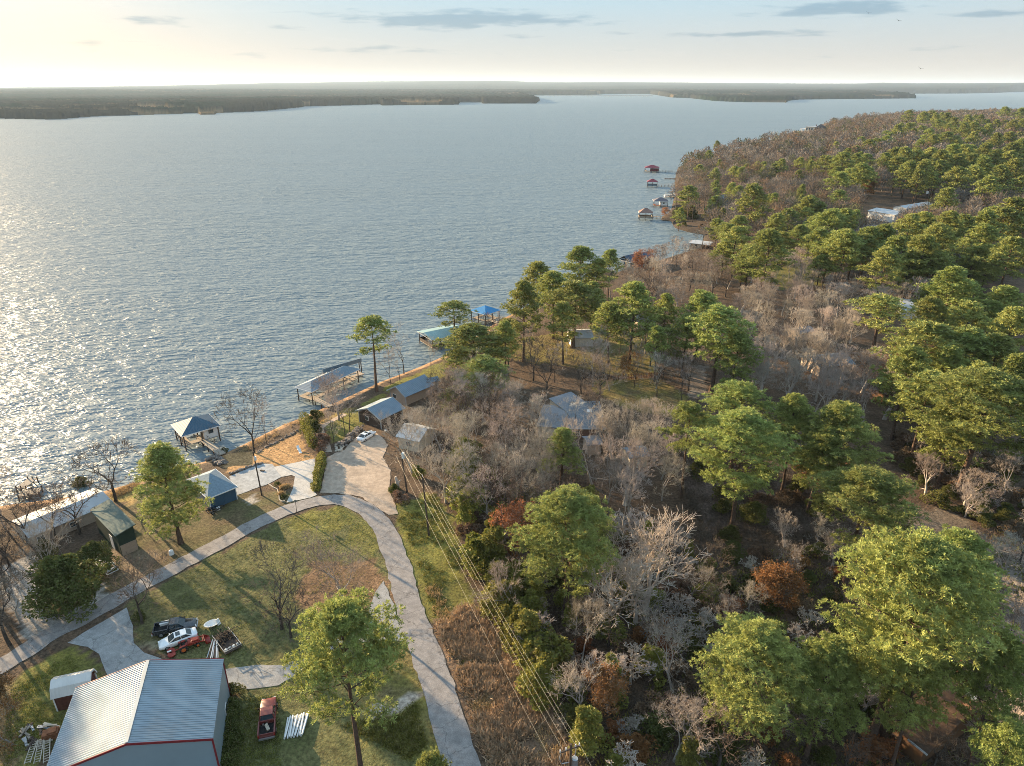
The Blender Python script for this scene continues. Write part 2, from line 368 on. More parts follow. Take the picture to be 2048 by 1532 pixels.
paint([(1880,1120),(2048,1060),(2100,1200),(2048,1330),(1960,1300),(1900,1210)], (.24,.21,.19), .9, C_LEAF)
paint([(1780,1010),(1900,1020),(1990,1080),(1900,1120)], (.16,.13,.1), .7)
# shore strip
m = GIN & (GD < 3.2+2*(n1[:,0]-.5)) & (GP[:,1] < 260)
gc[m] = np.array(C_SHORE)*(.8+.4*n2[m])
m = GIN & (GD < 5) & (GP[:,1] >= 260); gc[m] = np.array(C_FOREST)
m = ~GIN; gc[m] = C_MUD
keep = np.ones(len(GP), bool)
ny, nx = GX.shape; ii = np.arange(ny*nx).reshape(ny, nx)
quads = np.column_stack([a.ravel() for a in (ii[:-1,:-1], ii[:-1,1:], ii[1:,1:], ii[1:,:-1])])
wet = (~GIN) & (GD > 12); quads = quads[~wet[quads].all(1)]
def ground_mat():
    m = bpy.data.materials.new('ground'); m.use_nodes = True; nt = m.node_tree; N = nt.nodes; L = nt.links; b = N['Principled BSDF']
    b.inputs['Roughness'].default_value = .95; b.inputs['Specular IOR Level'].default_value = .1
    a = N.new('ShaderNodeAttribute'); a.attribute_name = 'Col'; tc = N.new('ShaderNodeTexCoord')
    def nz(s, d):
        n = N.new('ShaderNodeTexNoise'); n.inputs['Scale'].default_value = s; n.inputs['Detail'].default_value = d; n.inputs['Roughness'].default_value = .65; L.new(tc.outputs['Object'], n.inputs['Vector']); return n
    def mr(v, a0, a1, b0, b1):
        r = N.new('ShaderNodeMapRange'); L.new(v, r.inputs['Value'])
        for k, x in zip(('From Min','From Max','To Min','To Max'), (a0,a1,b0,b1)): r.inputs[k].default_value = x
        return r.outputs['Result']
    f1 = mr(nz(2.2, 8).outputs['Fac'], .3, .7, .45, 1.6); f2 = mr(nz(.35, 4).outputs['Fac'], .3, .7, .75, 1.25)
    mu = N.new('ShaderNodeMath'); mu.operation = 'MULTIPLY'; L.new(f1, mu.inputs[0]); L.new(f2, mu.inputs[1])
    mx = N.new('ShaderNodeMix'); mx.data_type = 'RGBA'; mx.blend_type = 'MULTIPLY'; mx.inputs['Factor'].default_value = 1
    cb = N.new('ShaderNodeCombineColor'); [L.new(mu.outputs[0], cb.inputs[i]) for i in range(3)]
    L.new(a.outputs['Color'], mx.inputs['A']); L.new(cb.outputs[0], mx.inputs['B'])
    # fallen leaves: small brown flecks, thicker in patches
    v = N.new('ShaderNodeTexVoronoi'); v.inputs['Scale'].default_value = 3.2; L.new(tc.outputs['Object'], v.inputs['Vector'])
    lf = mr(v.outputs['Distance'], .1, .3, 1, 0); pt = mr(nz(.22, 5).outputs['Fac'], .45, .65, 0, .75)
    m3 = N.new('ShaderNodeMath'); m3.operation = 'MULTIPLY'; L.new(lf, m3.inputs[0]); L.new(pt, m3.inputs[1])
    m4 = N.new('ShaderNodeMix'); m4.data_type = 'RGBA'; L.new(m3.outputs[0], m4.inputs['Factor']); L.new(mx.outputs['Result'], m4.inputs['A']); m4.inputs['B'].default_value = (.2,.125,.075,1)
    L.new(m4.outputs['Result'], b.inputs['Base Color'])
    bp = N.new('ShaderNodeBump'); bp.inputs['Strength'].default_value = .9; bp.inputs['Distance'].default_value = .22; L.new(nz(3.0, 8).outputs['Fac'], bp.inputs['Height']); L.new(bp.outputs['Normal'], b.inputs['Normal'])
    return m
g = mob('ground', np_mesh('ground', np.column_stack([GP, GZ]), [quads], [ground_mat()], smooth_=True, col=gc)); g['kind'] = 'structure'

# ------------------------------------------------------------------ paved sheets lying on the ground
def sheet(name, px, m, lift=.05, j=.12, res=1.2, world=False):
    P = [Vector(p) for p in (px if world else ats(px))]
    out = []
    for i in range(len(P)):
        a, b = P[i], P[(i+1) % len(P)]; n = max(1, int((b-a).length/.8)); nr = Vector((-(b-a).y, (b-a).x)).normalized()
        for k in range(n):
            p = a.lerp(b, k/n); out.append(p+nr*random.uniform(-j, j))
    A = np.array(out); lo, hi = A.min(0), A.max(0)
    xs = np.arange(lo[0]+.4, hi[0], res); ys = np.arange(lo[1]+.4, hi[1], res)
    if len(xs) and len(ys):
        X, Y = np.meshgrid(xs, ys); I = np.column_stack([X.ravel(), Y.ravel()]); I = I[in_poly(I, A)]
        I = I[seg_dist(I, np.vstack([A, A[:1]])) > .35]
    else: I = np.zeros((0, 2))
    vs_, _, fs, *_r = delaunay_2d_cdt([Vector(p) for p in out]+[Vector(p) for p in I], [], [list(range(len(out)))], 1, 1e-4)
    V = np.array([v[:] for v in vs_]); Z = HT(V)+lift
    me = bpy.data.meshes.new(name); me.from_pydata([(*v, z) for v, z in zip(V, Z)], [], [tuple(f) for f in fs])
    me.materials.append(m); me.polygons.foreach_set('use_smooth', [True]*len(me.polygons))
    bm = bmesh.new(); bm.from_mesh(me); bmesh.ops.recalc_face_normals(bm, faces=bm.faces)
    for f in bm.faces:
        if f.normal.z < 0: f.normal_flip()
    bm.to_mesh(me); bm.free(); me.update()
    o = mob(name, me); o['kind'] = 'structure'; return o
def strip(pts_px, w):
    P = [Vector(p) for p in ats(pts_px)]; D = []
    for _ in range(2):
        Q = [P[0]]
        for a, b in zip(P[:-1], P[1:]): Q += [a.lerp(b, .25), a.lerp(b, .75)]
        P = Q+[P[-1]]
    L_, R_ = [], []
    for i, p in enumerate(P):
        d = (P[min(i+1, len(P)-1)]-P[max(i-1, 0)]).normalized(); n = Vector((-d.y, d.x)); ww = w(i/(len(P)-1)) if callable(w) else w
        L_.append(p+n*ww/2); R_.append(p-n*ww/2)
    return L_+R_[::-1]
def paving(name, base, crack=.6, var=.18, tint=None, cs=.22):
    m = mat(name, base, .9, 0, .15, var, 1.2, bump=.25, stain=((base[0]*.6, base[1]*.6, base[2]*.62), .5, .55)); nt = m.node_tree; N = nt.nodes; L = nt.links
    b = N['Principled BSDF']; src = b.inputs['Base Color'].links[0].from_socket
    v = N.new('ShaderNodeTexVoronoi'); v.feature = 'DISTANCE_TO_EDGE'; v.inputs['Scale'].default_value = cs
    tc = N.new('ShaderNodeTexCoord'); nz = N.new('ShaderNodeTexNoise'); nz.inputs['Scale'].default_value = .8; nz.inputs['Detail'].default_value = 5; L.new(tc.outputs['Object'], nz.inputs['Vector'])
    mx0 = N.new('ShaderNodeMix'); mx0.data_type = 'RGBA'; mx0.blend_type = 'LINEAR_LIGHT'; mx0.inputs['Factor'].default_value = .9; L.new(tc.outputs['Object'], mx0.inputs['A']); L.new(nz.outputs['Color'], mx0.inputs['B'])
    L.new(mx0.outputs['Result'], v.inputs['Vector'])
    r = N.new('ShaderNodeMapRange'); L.new(v.outputs['Distance'], r.inputs['Value']); r.inputs['From Max'].default_value = .016; r.inputs['To Min'].default_value = crack; r.inputs['To Max'].default_value = 0
    mx = N.new('ShaderNodeMix'); mx.data_type = 'RGBA'; L.new(r.outputs['Result'], mx.inputs['Factor']); L.new(src, mx.inputs['A']); mx.inputs['B'].default_value = (base[0]*.35, base[1]*.35, base[2]*.35, 1)
    # fine aggregate
    n3 = N.new('ShaderNodeTexNoise'); n3.inputs['Scale'].default_value = 9; n3.inputs['Detail'].default_value = 6; L.new(tc.outputs['Object'], n3.inputs['Vector'])
    r3 = N.new('ShaderNodeMapRange'); L.new(n3.outputs['Fac'], r3.inputs['Value'])
    for k, x in zip(('From Min','From Max','To Min','To Max'), (.3,.7,.78,1.2)): r3.inputs[k].default_value = x
    cb = N.new('ShaderNodeCombineColor'); [L.new(r3.outputs['Result'], cb.inputs[i]) for i in range(3)]
    m2 = N.new('ShaderNodeMix'); m2.data_type = 'RGBA'; m2.blend_type = 'MULTIPLY'; m2.inputs['Factor'].default_value = 1; L.new(mx.outputs['Result'], m2.inputs['A']); L.new(cb.outputs[0], m2.inputs['B'])
    L.new(m2.outputs['Result'], b.inputs['Base Color']); return m
M_ASPH = paving('asphalt', (.245,.225,.215), .7); M_CONC = paving('concrete', (.43,.41,.385), .25, .08, cs=.16); M_OLDC = paving('old_concrete', (.27,.265,.26), .6, .15, cs=.18)
M_GRAV = paving('gravel', (.37,.29,.225), .15, .2, cs=.1); M_BLUEG = paving('pale_gravel', (.31,.32,.33), 0, .2)
ROAD = [(-80,1372),(17,1325),(99,1269),(169,1235),(240,1193),(310,1156),(395,1111),(450,1082),(500,1054),(550,1029),(600,1011),(650,1000),(688,999),(721,1011),(751,1034),(771,1062),(786,1100),(801,1143),(817,1213),(848,1297),(879,1382),(898,1452),(916,1509),(945,1600)]
sheet('road', strip(ROAD, lambda t: 3.35+.7*min(1, max(0, (t-.55)*3))), M_ASPH, .07, .17, world=True)
sheet('gravel_circle', qs('c4',(1010,545),(1080,505),(1150,480),(1200,420),(1280,345),(1380,330),(1470,390),(1500,440),(1460,540),(1520,640),(1510,800),(1580,985),(1500,1000),(1420,945),(1280,850),(1100,825),(965,820),(975,740),(1005,610)), M_GRAV, .05, .15)
sheet('concrete_driveway', qs('c4',(590,615),(915,548),(918,700),(903,800),(935,838),(880,860),(690,900),(740,790),(758,690),(730,680),(650,695)), M_CONC, .055, .02)
sheet('gravel_pad', qs('c4',(235,690),(470,590),(575,590),(650,695),(560,745),(300,838)), M_BLUEG, .04, .1)
sheet('concrete_apron', qs('c1',(480,660),(640,560),(900,410),(945,540),(950,660),(1020,730),(1190,790),(1250,830),(1180,1000),(960,1010),(770,960),(760,880),(700,740),(620,690)), M_OLDC, .06, .06)
sheet('concrete_path', qs('c1',(1180,830),(1600,845),(1816,815),(1990,820),(2050,850),(1980,960),(1760,990),(1640,960),(1250,1000)), M_OLDC, .045, .06)
sheet('side_drive', qs('c2',(1300,220),(1370,380),(1455,650),(1300,640),(1100,660),(950,720),(800,780),(700,880),(560,960),(500,900),(640,800),(800,740),(1000,620),(1180,480),(1230,330)), M_OLDC, .05, .1)
sheet('footpath', qs('d7',(460,1060),(300,760),(260,640),(330,590),(500,500),(800,340),(880,370),(560,520),(440,620),(480,760),(560,920),(600,1060)), M_GRAV, .045, .08)
# ------------------------------------------------------------------ water
def water_mat():
    m = bpy.data.materials.new('lake_water'); m.use_nodes = True; nt = m.node_tree; N = nt.nodes; L = nt.links; b = N['Principled BSDF']
    b.inputs['Base Color'].default_value = (.15,.19,.212,1); b.inputs['Roughness'].default_value = .36; b.inputs['IOR'].default_value = 1.333; b.inputs['Specular IOR Level'].default_value = .17
    tc = N.new('ShaderNodeTexCoord')
    def wave(sx, sy, rot, det, dist, rough=.55):
        mp = N.new('ShaderNodeMapping'); mp.inputs['Rotation'].default_value = (0,0,R(rot)); mp.inputs['Scale'].default_value = (sx, sy, 1); L.new(tc.outputs['Object'], mp.inputs['Vector'])
        n = N.new('ShaderNodeTexNoise'); n.inputs['Scale'].default_value = 1; n.inputs['Detail'].default_value = det; n.inputs['Roughness'].default_value = rough; n.inputs['Distortion'].default_value = dist; L.new(mp.outputs[0], n.inputs['Vector']); return n.outputs['Fac']
    def mth(op, a, c):
        n = N.new('ShaderNodeMath'); n.operation = op
        for i, v in enumerate((a, c)):
            if isinstance(v, (int, float)): n.inputs[i].default_value = v
            else: L.new(v, n.inputs[i])
        return n.outputs[0]
    w1 = wave(.19, .48, WROT, 3, .4); w2 = wave(.6, 1.3, WROT+24, 2, .3); w3 = wave(.05, .12, WROT-10, 2, 0)
    gust = wave(.004, .016, 8, 3, .5)
    h = mth('ADD', mth('ADD', mth('MULTIPLY', w1, 1.0), mth('MULTIPLY', w2, .28)), mth('MULTIPLY', w3, 1.2))
    gm = N.new('ShaderNodeMapRange'); L.new(gust, gm.inputs['Value']); gm.inputs['From Min'].default_value = .35; gm.inputs['From Max'].default_value = .65; gm.inputs['To Min'].default_value = .65; gm.inputs['To Max'].default_value = 1.1
    bp = N.new('ShaderNodeBump'); L.new(gm.outputs['Result'], bp.inputs['Strength']); bp.inputs['Distance'].default_value = WAVE_H; L.new(h, bp.inputs['Height']); L.new(bp.outputs['Normal'], b.inputs['Normal'])
    return m
WROT = 30; WAVE_H = 1.35
def far_grid(x0, x1, y0, y1, n):
    xs = np.linspace(x0, x1, n); ys = np.linspace(y0, y1, n); X, Y = np.meshgrid(xs, ys); i = np.arange(n*n).reshape(n, n)
    return np.column_stack([X.ravel(), Y.ravel(), np.zeros(n*n)]), np.column_stack([a.ravel() for a in (i[:-1,:-1], i[:-1,1:], i[1:,1:], i[1:,:-1])])
wv, wf = far_grid(-26000, 26000, -60, 30000, 24)
w = mob('lake_water', np_mesh('lake_water', wv, [wf], [water_mat()])); w['kind'] = 'structure'

# ------------------------------------------------------------------ far shores, woods and hills
FARPX = [(-400,247),(0,237),(110,239),(190,232.5),(300,229.5),(395,226),(402,229.6),(430,229.2),(433,226),(520,222.5),(600,214.5),(610,212.5),(700,210.6),(760,208.4),(765,210.7),(917,209.2),(919,204.8),(963,204.8),(965,207),(1072,206.8),
 (1079,201),(1062,196.5),(1040,193),(1069,191.0),(1195,189.3),(1210,188),(1300,188),(1345,195),(1382,196.5),(1430,202),(1478,204),(1572,205),(1576,201.5),(1600,199),(1655,198.3),(1740,197.5),(1833,196.6),(1800,194.3),(1755,192),(1738,187.6),(1929,187),(1980,186),(2048,183.3),(2500,181),(2500,175.2),(-400,175.2)]
def far_land():
    az = np.radians(np.arange(-47, 47, .075)); rr = np.exp(np.linspace(np.log(1350), np.log(27000), 250))
    A, RR = np.meshgrid(az, rr); x = (np.sin(A)*RR).ravel(); y = (np.cos(A)*RR).ravel()
    dep = y*c_+CZ*s_; px = 1024+F*x/dep; py = 766-F*(y*s_-CZ*c_)/dep
    inside = in_poly(np.column_stack([px, py]), FARPX) | (py < 175.3)
    r = RR.ravel()
    # ridge line above the horizon: picture height profile turned into metres at 19 km
    prof = np.interp(px, [-300,0,150,300,500,700,780,900,1000,1060,1200,1400,1550,1700,1760,1830,2048,2400], [178,177,175.5,173.5,169.5,165.5,165,163,163.2,166,165.8,167,168.5,169.5,168,169,168.2,169])
    ridge = CZ+(HZ-prof)*19000*1.0/1624
    mid = 20+28*fbm(x/2600, y/2600)
    nz = fbm(x/900+5, y/900)
    base = 2.0+14*smooth(.0, 900, r-1900)*nz+smooth(4500, 9000, r)*mid*.8+smooth(9000, 19000, r)*(ridge-30)*(.86+.24*fbm(x/3000+3, y/3000))
    base += 6*(vnoise(x/700, y/700)-.5)*smooth(9000, 16000, r)
    fld = fbm(x/420+2, y/300+8); field = (fld > .70) & (r > 1900) & (r < 9000)
    rnd = rng.random(len(x)); clump = fbm(x/70, y/70)
    ins2 = inside.reshape(A.shape); run = np.zeros(A.shape)
    for k_ in range(1, A.shape[0]): run[k_] = np.where(ins2[k_], run[k_-1]+1, 0)
    rampk = np.interp(run.ravel(), [0,1,2,3,4], [0,.38,.75,.95,1])
    tree = np.where(field, .5, (3.5+9*vnoise(x/16, y/24)+6*vnoise(x/45+7, y/60)+2.5*rnd)*np.where(r > 9000, .8, 1)*rampk)
    land_z = np.where(inside, base, -6); can_z = np.where(inside, base+tree, -6)
    # colours: pine green, grey brown bare wood, tan fields
    g1 = smooth(.42, .6, fbm(x/260+11, y/400+4))[:,None]
    col = np.array((.010,.019,.015))*g1+np.array((.021,.022,.020))*(1-g1)
    col = np.where(field[:,None], np.array((.12,.085,.05)), col)*(.75+.5*rnd[:,None])
    n, mcol = A.shape; i = np.arange(n*mcol).reshape(n, mcol)
    qd = np.column_stack([a.ravel() for a in (i[:-1,:-1], i[1:,:-1], i[1:,1:], i[:-1,1:])])
    qd = qd[inside[qd].any(1)]
    near = r[qd].min(1) < 9000
    mw = mat('far_wood', vcol=True, var=0, rough=1, spec=0.0)
    def part(sel, z):
        q_ = qd[sel]; u, inv = np.unique(q_, return_inverse=True)
        return np_mesh('far', np.column_stack([x, y, z])[u], [inv.reshape(q_.shape)], [mw], col=col[u])
    o = mob('far_wood', part(near, can_z)); tag(o, 'dark wooded far shore with brown fields across the lake', 'woodland', kind='stuff')
    o = mob('hills', part(~near, can_z)); o['kind'] = 'structure'
far_land()

# ------------------------------------------------------------------ haze: one box of air
def haze():
    V = [(a*26500, b, c) for c in (-4.5, 290) for a, b in ((-1,-300),(1,-300),(1,29000),(-1,29000))]
    me = np_mesh('haze', V, [[(3,2,1,0),(4,5,6,7),(0,1,5,4),(1,2,6,5),(2,3,7,6),(3,0,4,7)]])
    m = bpy.data.materials.new('haze'); m.use_nodes = True; N = m.node_tree.nodes; N.remove(N['Principled BSDF'])
    pv = N.new('ShaderNodeVolumePrincipled'); pv.inputs['Color'].default_value = (.60,.78,1.0,1); pv.inputs['Density'].default_value = HAZE; pv.inputs['Anisotropy'].default_value = .2
    m.node_tree.links.new(pv.outputs[0], N['Material Output'].inputs['Volume']); me.materials.append(m)
    o = mob('haze', me); tag(o, 'pale evening haze over the lake and the far hills', 'haze', kind='stuff')
HAZE = 3.3e-5
haze()
# ------------------------------------------------------------------ vegetation
M_BARK = mat('pine_bark', (.10,.068,.052), .95, spec=.05, var=.3, nscale=4, bump=.4)
M_NEED = mat('pine_needles', (.25,.275,.082), .6, spec=.15, var=.45, nscale=1.1, trans=.28, objvar=.2)
M_NEEDD = mat('cedar_foliage', (.10,.105,.032), .7, spec=.1, var=.35, nscale=.7, trans=.25, objvar=.2)
M_WOOD = mat('grey_bark', (.33,.29,.255), .9, spec=.05, var=.25, nscale=2, objvar=.18)
M_TWIG = mat('twigs', (.33,.285,.245), .9, spec=.05, var=.2, nscale=1, objvar=.36)
M_PALE = mat('pale_bark', (.42,.36,.31), .9, spec=.05, var=.2, nscale=1.5, objvar=.15)
M_PTWIG = mat('pale_twigs', (.36,.305,.26), .9, spec=.05, var=.2, nscale=1, objvar=.25)
M_DWOOD = mat('dark_bark', (.075,.062,.052), .95, spec=.05, var=.25, nscale=2)
M_DTWIG = mat('dark_twigs', (.13,.10,.08), .95, spec=.05, var=.2, nscale=1, objvar=.2)
M_RUST = mat('rust_leaves', (.26,.125,.055), .8, spec=.1, var=.35, nscale=1, trans=.35, objvar=.2)
M_IVY = mat('ivy_leaves', (.20,.20,.045), .6, spec=.2, var=.4, nscale=1.2, trans=.3, objvar=.25)
M_BRUSH = mat('brown_brush', (.17,.115,.075), .95, spec=.05, var=.4, nscale=1, trans=.15, objvar=.25)
M_BRAM = mat('bramble', (.40,.27,.18), .95, spec=.05, var=.4, nscale=1, trans=.15, objvar=.2)

def tubes(P0, P1, R0, R1, n):
    P0 = np.asarray(P0, float); P1 = np.asarray(P1, float); R0 = np.asarray(R0)[:,None]; R1 = np.asarray(R1)[:,None]
    d = P1-P0; d /= np.linalg.norm(d, axis=1, keepdims=True)+1e-9
    ref = np.where(np.abs(d[:,2:3]) > .9, np.array([[1.,0,0]]), np.array([[0,0,1.]]))
    u = np.cross(d, ref); u /= np.linalg.norm(u, axis=1, keepdims=True)+1e-9; w = np.cross(d, u)
    V = []
    for P, RR in ((P0, R0), (P1, R1)):
        for k in range(n):
            a = 2*math.pi*k/n; V.append(P+(u*math.cos(a)+w*math.sin(a))*RR)
    m = len(P0); V = np.stack(V, 1).reshape(-1, 3); b = (np.arange(m)*2*n)[:,None]; F = []
    for k in range(n):
        k2 = (k+1) % n; F.append(np.concatenate([b+k, b+k2, b+n+k2, b+n+k], 1))
    return V, np.concatenate(F)
def merge(parts):
    V = []; F = []; mi = []; o = 0
    for v, f, m in parts:
        V.append(v); F.append(f+o); mi.append(np.full(len(f), m)); o += len(v)
    return np.concatenate(V), F, np.concatenate(mi)
def blades(C, D, L, Wd, g):
    """thin kite shaped blades: start C, direction D"""
    n = len(C); rv = g.normal(size=(n, 3)); sdv = np.cross(D, rv); sdv /= np.linalg.norm(sdv, axis=1, keepdims=True)+1e-9
    L = np.broadcast_to(L, n)[:,None]; Wd = np.broadcast_to(Wd, n)[:,None]
    mid = C+D*L*.55
    V = np.stack([C, mid-sdv*Wd/2, C+D*L, mid+sdv*Wd/2], 1).reshape(-1, 3)
    return V, np.arange(4*n).reshape(n, 4)
def unit(a): return a/(np.linalg.norm(a, axis=1, keepdims=True)+1e-9)

def pine(seed, H=20.0, Rc=4.6, cb=.42, nl=34, nlobe=5, npom=15, nb=11, bl=.5, bw=.11, shape='round', lean=.018):
    g = np.random.default_rng(seed); P0=[];P1=[];R0=[];R1=[]
    bend = g.normal(size=2)*lean*H; K = 9
    tr = [np.array([bend[0]*math.sin(t*2.6)*t, bend[1]*math.sin(t*2.1+1)*t, t*H*.97]) for t in np.linspace(0,1,K)]
    rad = [.27*H/20*(1-.86*t)*(1+.35*max(0,.06-t)/.06) for t in np.linspace(0,1,K)]
    for i in range(K-1): P0.append(tr[i]);P1.append(tr[i+1]);R0.append(rad[i]);R1.append(rad[i+1])
    def tp(t):
        x = t*(K-1); i = min(int(x), K-2); return tr[i]*(1-(x-i))+tr[i+1]*(x-i), rad[i]*(1-(x-i))+rad[i+1]*(x-i)
    lobes = []; az = g.uniform(0, 6.28)
    for k in range(nl):
        u = (k+.5)/nl; t = cb+(1-cb)*u**.9*.985; az += 2.4+g.normal()*.35
        prof = (.55+.45*math.sin(min(1, u/.45)*math.pi/2))*(1-max(0, u-.40)/.60)**.62 if shape == 'round' else (1-u*.85)**.8
        if u < .25 and g.random() < .35: continue
        L_ = Rc*max(.2, prof)*g.uniform(.72, 1.08); b, br = tp(t)
        elv = R(4+55*u**1.5+g.normal()*8); dirv = np.array([math.cos(az)*math.cos(elv), math.sin(az)*math.cos(elv), math.sin(elv)])
        p = b; r = min(.085, br*.5)*(.6+.4*L_/Rc); segs = 4; pts = [p]
        for s in range(segs):
            dirv = dirv+np.array([0,0,.10])+g.normal(size=3)*.08; dirv /= np.linalg.norm(dirv); p = p+dirv*L_/segs
            P0.append(pts[-1]);P1.append(p);R0.append(r*(1-s/segs*.8));R1.append(r*(1-(s+1)/segs*.8)); pts.append(p)
        nn = max(2, int(round(nlobe*(.45+.55*L_/Rc))))
        for s in range(nn):
            f = .42+.6*(s+.6)/nn; i = min(int(f*segs), segs-1); q_ = pts[i]+(pts[i+1]-pts[i])*min(1.0, f*segs-i)
            side = np.cross(dirv, [0,0,1]); side /= np.linalg.norm(side)+1e-9
            off = side*((-1)**s)*g.uniform(.2, .30)*L_*(1.15-f*.7)+np.array([0,0,g.uniform(.1,.5)]) if s < nn-1 else dirv*.2
            e = q_+off; P0.append(q_);P1.append(e);R0.append(r*.45);R1.append(.02); lobes.append((e, g.uniform(.62, 1.02)*min(1.12, Rc/4.6)))
    top, _ = tp(1.0); lobes += [(top+np.array([0,0,.1]), .8*Rc/4.6), (top-np.array([0,0,.9]), .9*Rc/4.6)]
    # a few dead stubs on the bare trunk
    for k in range(5):
        t = g.uniform(cb*.55, cb); b, br = tp(t); a = g.uniform(0, 6.28); P0.append(b);P1.append(b+np.array([math.cos(a),math.sin(a),.15])*g.uniform(.4,1.3));R0.append(.03);R1.append(.012)
    tv, tf = tubes(P0, P1, R0, R1, 6)
    C = []; CN = []
    for (e, lr) in lobes:
        m = max(4, int(npom*lr*lr)); v = unit(g.normal(size=(m, 3))); v[:,2] = np.abs(v[:,2])*1.0-.28; rr = g.uniform(.45, 1.0, (m, 1))**.6
        C.append(e+v*rr*lr*np.array([1.15,1.15,.72])); CN.append(v)
    C = np.concatenate(C); CN = np.concatenate(CN); n = len(C)
    Cb = np.repeat(C, nb, 0); D = unit(g.normal(size=(n*nb, 3))+np.repeat(CN, nb, 0)*.7+np.array([0,0,.55]))
    bv, bf = blades(Cb, D, bl*g.uniform(.75, 1.2, n*nb), bw, g)
    return (tv, tf), (bv, bf)

def bare(seed, H=12.0, spread=.6, levels=6, r0=.2, first=.28, twig=(.014,.006), kids=(2,3), up=.12, ntw=3, fork=1):
    g = np.random.default_rng(seed); big=[[],[],[],[]]; small=[[],[],[],[]]; tips=[]
    def seg(a, b, ra, rb):
        t = big if ra > .035 else small
        t[0].append(a);t[1].append(b);t[2].append(ra);t[3].append(rb)
    def grow(p, d, L_, r, lv):
        n = 3 if lv < 3 else 2; rr = r; pts = [p]
        for i in range(n):
            d = d+g.normal(size=3)*(.10 if lv == 0 else .16)+np.array([0,0,up*(.5 if lv else .2)]); d /= np.linalg.norm(d); p2 = p+d*L_/n; r2 = rr*(.86 if lv < 3 else .78)
            seg(p, p2, max(rr, twig[1]), max(r2, twig[1])); p = p2; rr = r2; pts.append(p)
        if lv >= levels:
            for k in range(ntw):
                f = g.uniform(.2, 1); q_ = pts[0]+(pts[-1]-pts[0])*f; dd = d+g.normal(size=3)*.6; dd /= np.linalg.norm(dd); e = q_+dd*L_*g.uniform(.5, .9)
                seg(q_, e, twig[0]*.8, twig[1]); tips.append(e)
            tips.append(p); return
        nk = g.integers(kids[0], kids[1]+1) if lv else max(3, kids[1])
        base = g.uniform(0, 6.28)
        for k in range(nk):
            a = base+k*6.283/nk+g.normal()*.4; sp = spread*g.uniform(.65, 1.25) if (k or lv == 0) else spread*.35
            u = np.cross(d, [0.3,.2,1.0]); u /= np.linalg.norm(u)+1e-9; w = np.cross(d, u)
            dd = d*math.cos(sp)+(u*math.cos(a)+w*math.sin(a))*math.sin(sp); dd /= np.linalg.norm(dd)
            grow(p, dd, L_*g.uniform(.68, .9)*(1.0 if lv else .95), rr*g.uniform(.66, .84), lv+1)
        if lv < levels-1:
            for k in range(1):
                q_ = pts[1]+(pts[2]-pts[1])*g.uniform(0, 1); dd = d*.5+g.normal(size=3)*.7; dd[2] += .15; dd /= np.linalg.norm(dd); grow(q_, dd, L_*.6, rr*.42, lv+2)
    grow(np.zeros(3), np.array([g.normal()*.06, g.normal()*.06, 1.0]), H*first, r0, 0)
    bv, bf = tubes(*big, 6); sv, sf = tubes(*small, 3)
    zmax = max(bv[:,2].max(), sv[:,2].max()); k = H/zmax
    return (bv*k, bf), (sv*k, sf), np.array(tips)*k
def leafquads(C, g, size, D=None):
    n = len(C); D = unit(g.normal(size=(n, 3))) if D is None else D; return blades(C, D, size*g.uniform(.7, 1.3, n), size*.75, g)

PINES = []
def dims(v): return float(v[:,2].max()), float(np.percentile(np.hypot(v[:,0], v[:,1]), 97))
specs = [dict(seed=11, cb=.40), dict(seed=12, cb=.50, nl=28), dict(seed=13, cb=.34, nl=40, Rc=5.2), dict(seed=14, cb=.46, nl=30, Rc=4.0), dict(seed=15, cb=.28, nl=44, Rc=4.9), dict(seed=16, cb=.55, nl=24, Rc=4.4), dict(seed=17, cb=.30, nl=40, Rc=4.2, shape='cone'), dict(seed=18, cb=.16, nl=58, Rc=4.6), dict(seed=19, cb=.24, nl=46, Rc=5.0), dict(seed=20, cb=.33, nl=36, Rc=4.4, lean=.05), dict(seed=23, cb=.44, nl=30, Rc=5.0, lean=.06)]
for i, sp in enumerate(specs):
    (tv, tf), (cv, cf) = pine(npom=24, nb=14, bl=.36, bw=.075, **sp)
    (t2, f2), (c2, k2) = pine(npom=11, nb=9, bl=.56, bw=.15, **sp)
    (t3, f3), (c3, k3) = pine(npom=6, nb=7, bl=.8, bw=.30, nlobe=4, **{k:v for k, v in sp.items()})
    h, r = dims(cv)
    v3, ff3, mi3 = merge([(t3, f3, 0), (c3, k3, 1)])
    PINES.append(dict(h=h, r=r, near=(np_mesh('trunk', tv, [tf], [M_BARK], smooth_=True), np_mesh('crown', cv, [cf], [M_NEED])),
                      mid=(np_mesh('trunk', t2, [f2], [M_BARK], smooth_=True), np_mesh('crown', c2, [k2], [M_NEED])),
                      far=np_mesh('pine_tree', v3, ff3, [M_BARK, M_NEED], mi3)))
BIGS = []
for sp in (dict(seed=30, cb=.40, nl=54), dict(seed=31, cb=.52, nl=44), dict(seed=32, cb=.32, nl=62)):
    (tv, tf), (cv, cf) = pine(H=25, Rc=7.2, nlobe=8, npom=17, nb=13, bl=.40, bw=.085, **sp); h, r = dims(cv)
    BIGS.append(dict(h=h, r=r, near=(np_mesh('trunk', tv, [tf], [M_BARK], smooth_=True), np_mesh('crown', cv, [cf], [M_NEED]))))
BARES = {}
def make_bares(key, wood, tw, seeds, **kw):
    BARES[key] = []
    for s in seeds:
        (bv, bf), (sv, sf), tips = bare(s, **kw)
        r = float(np.percentile(np.hypot(sv[:,0], sv[:,1]), 96))
        BARES[key].append(dict(h=kw['H'], r=r, parts=(np_mesh('trunk', bv, [bf], [wood], smooth_=True), np_mesh('crown', sv, [sf], [tw])), raw=(bv, bf, sv, sf, tips)))
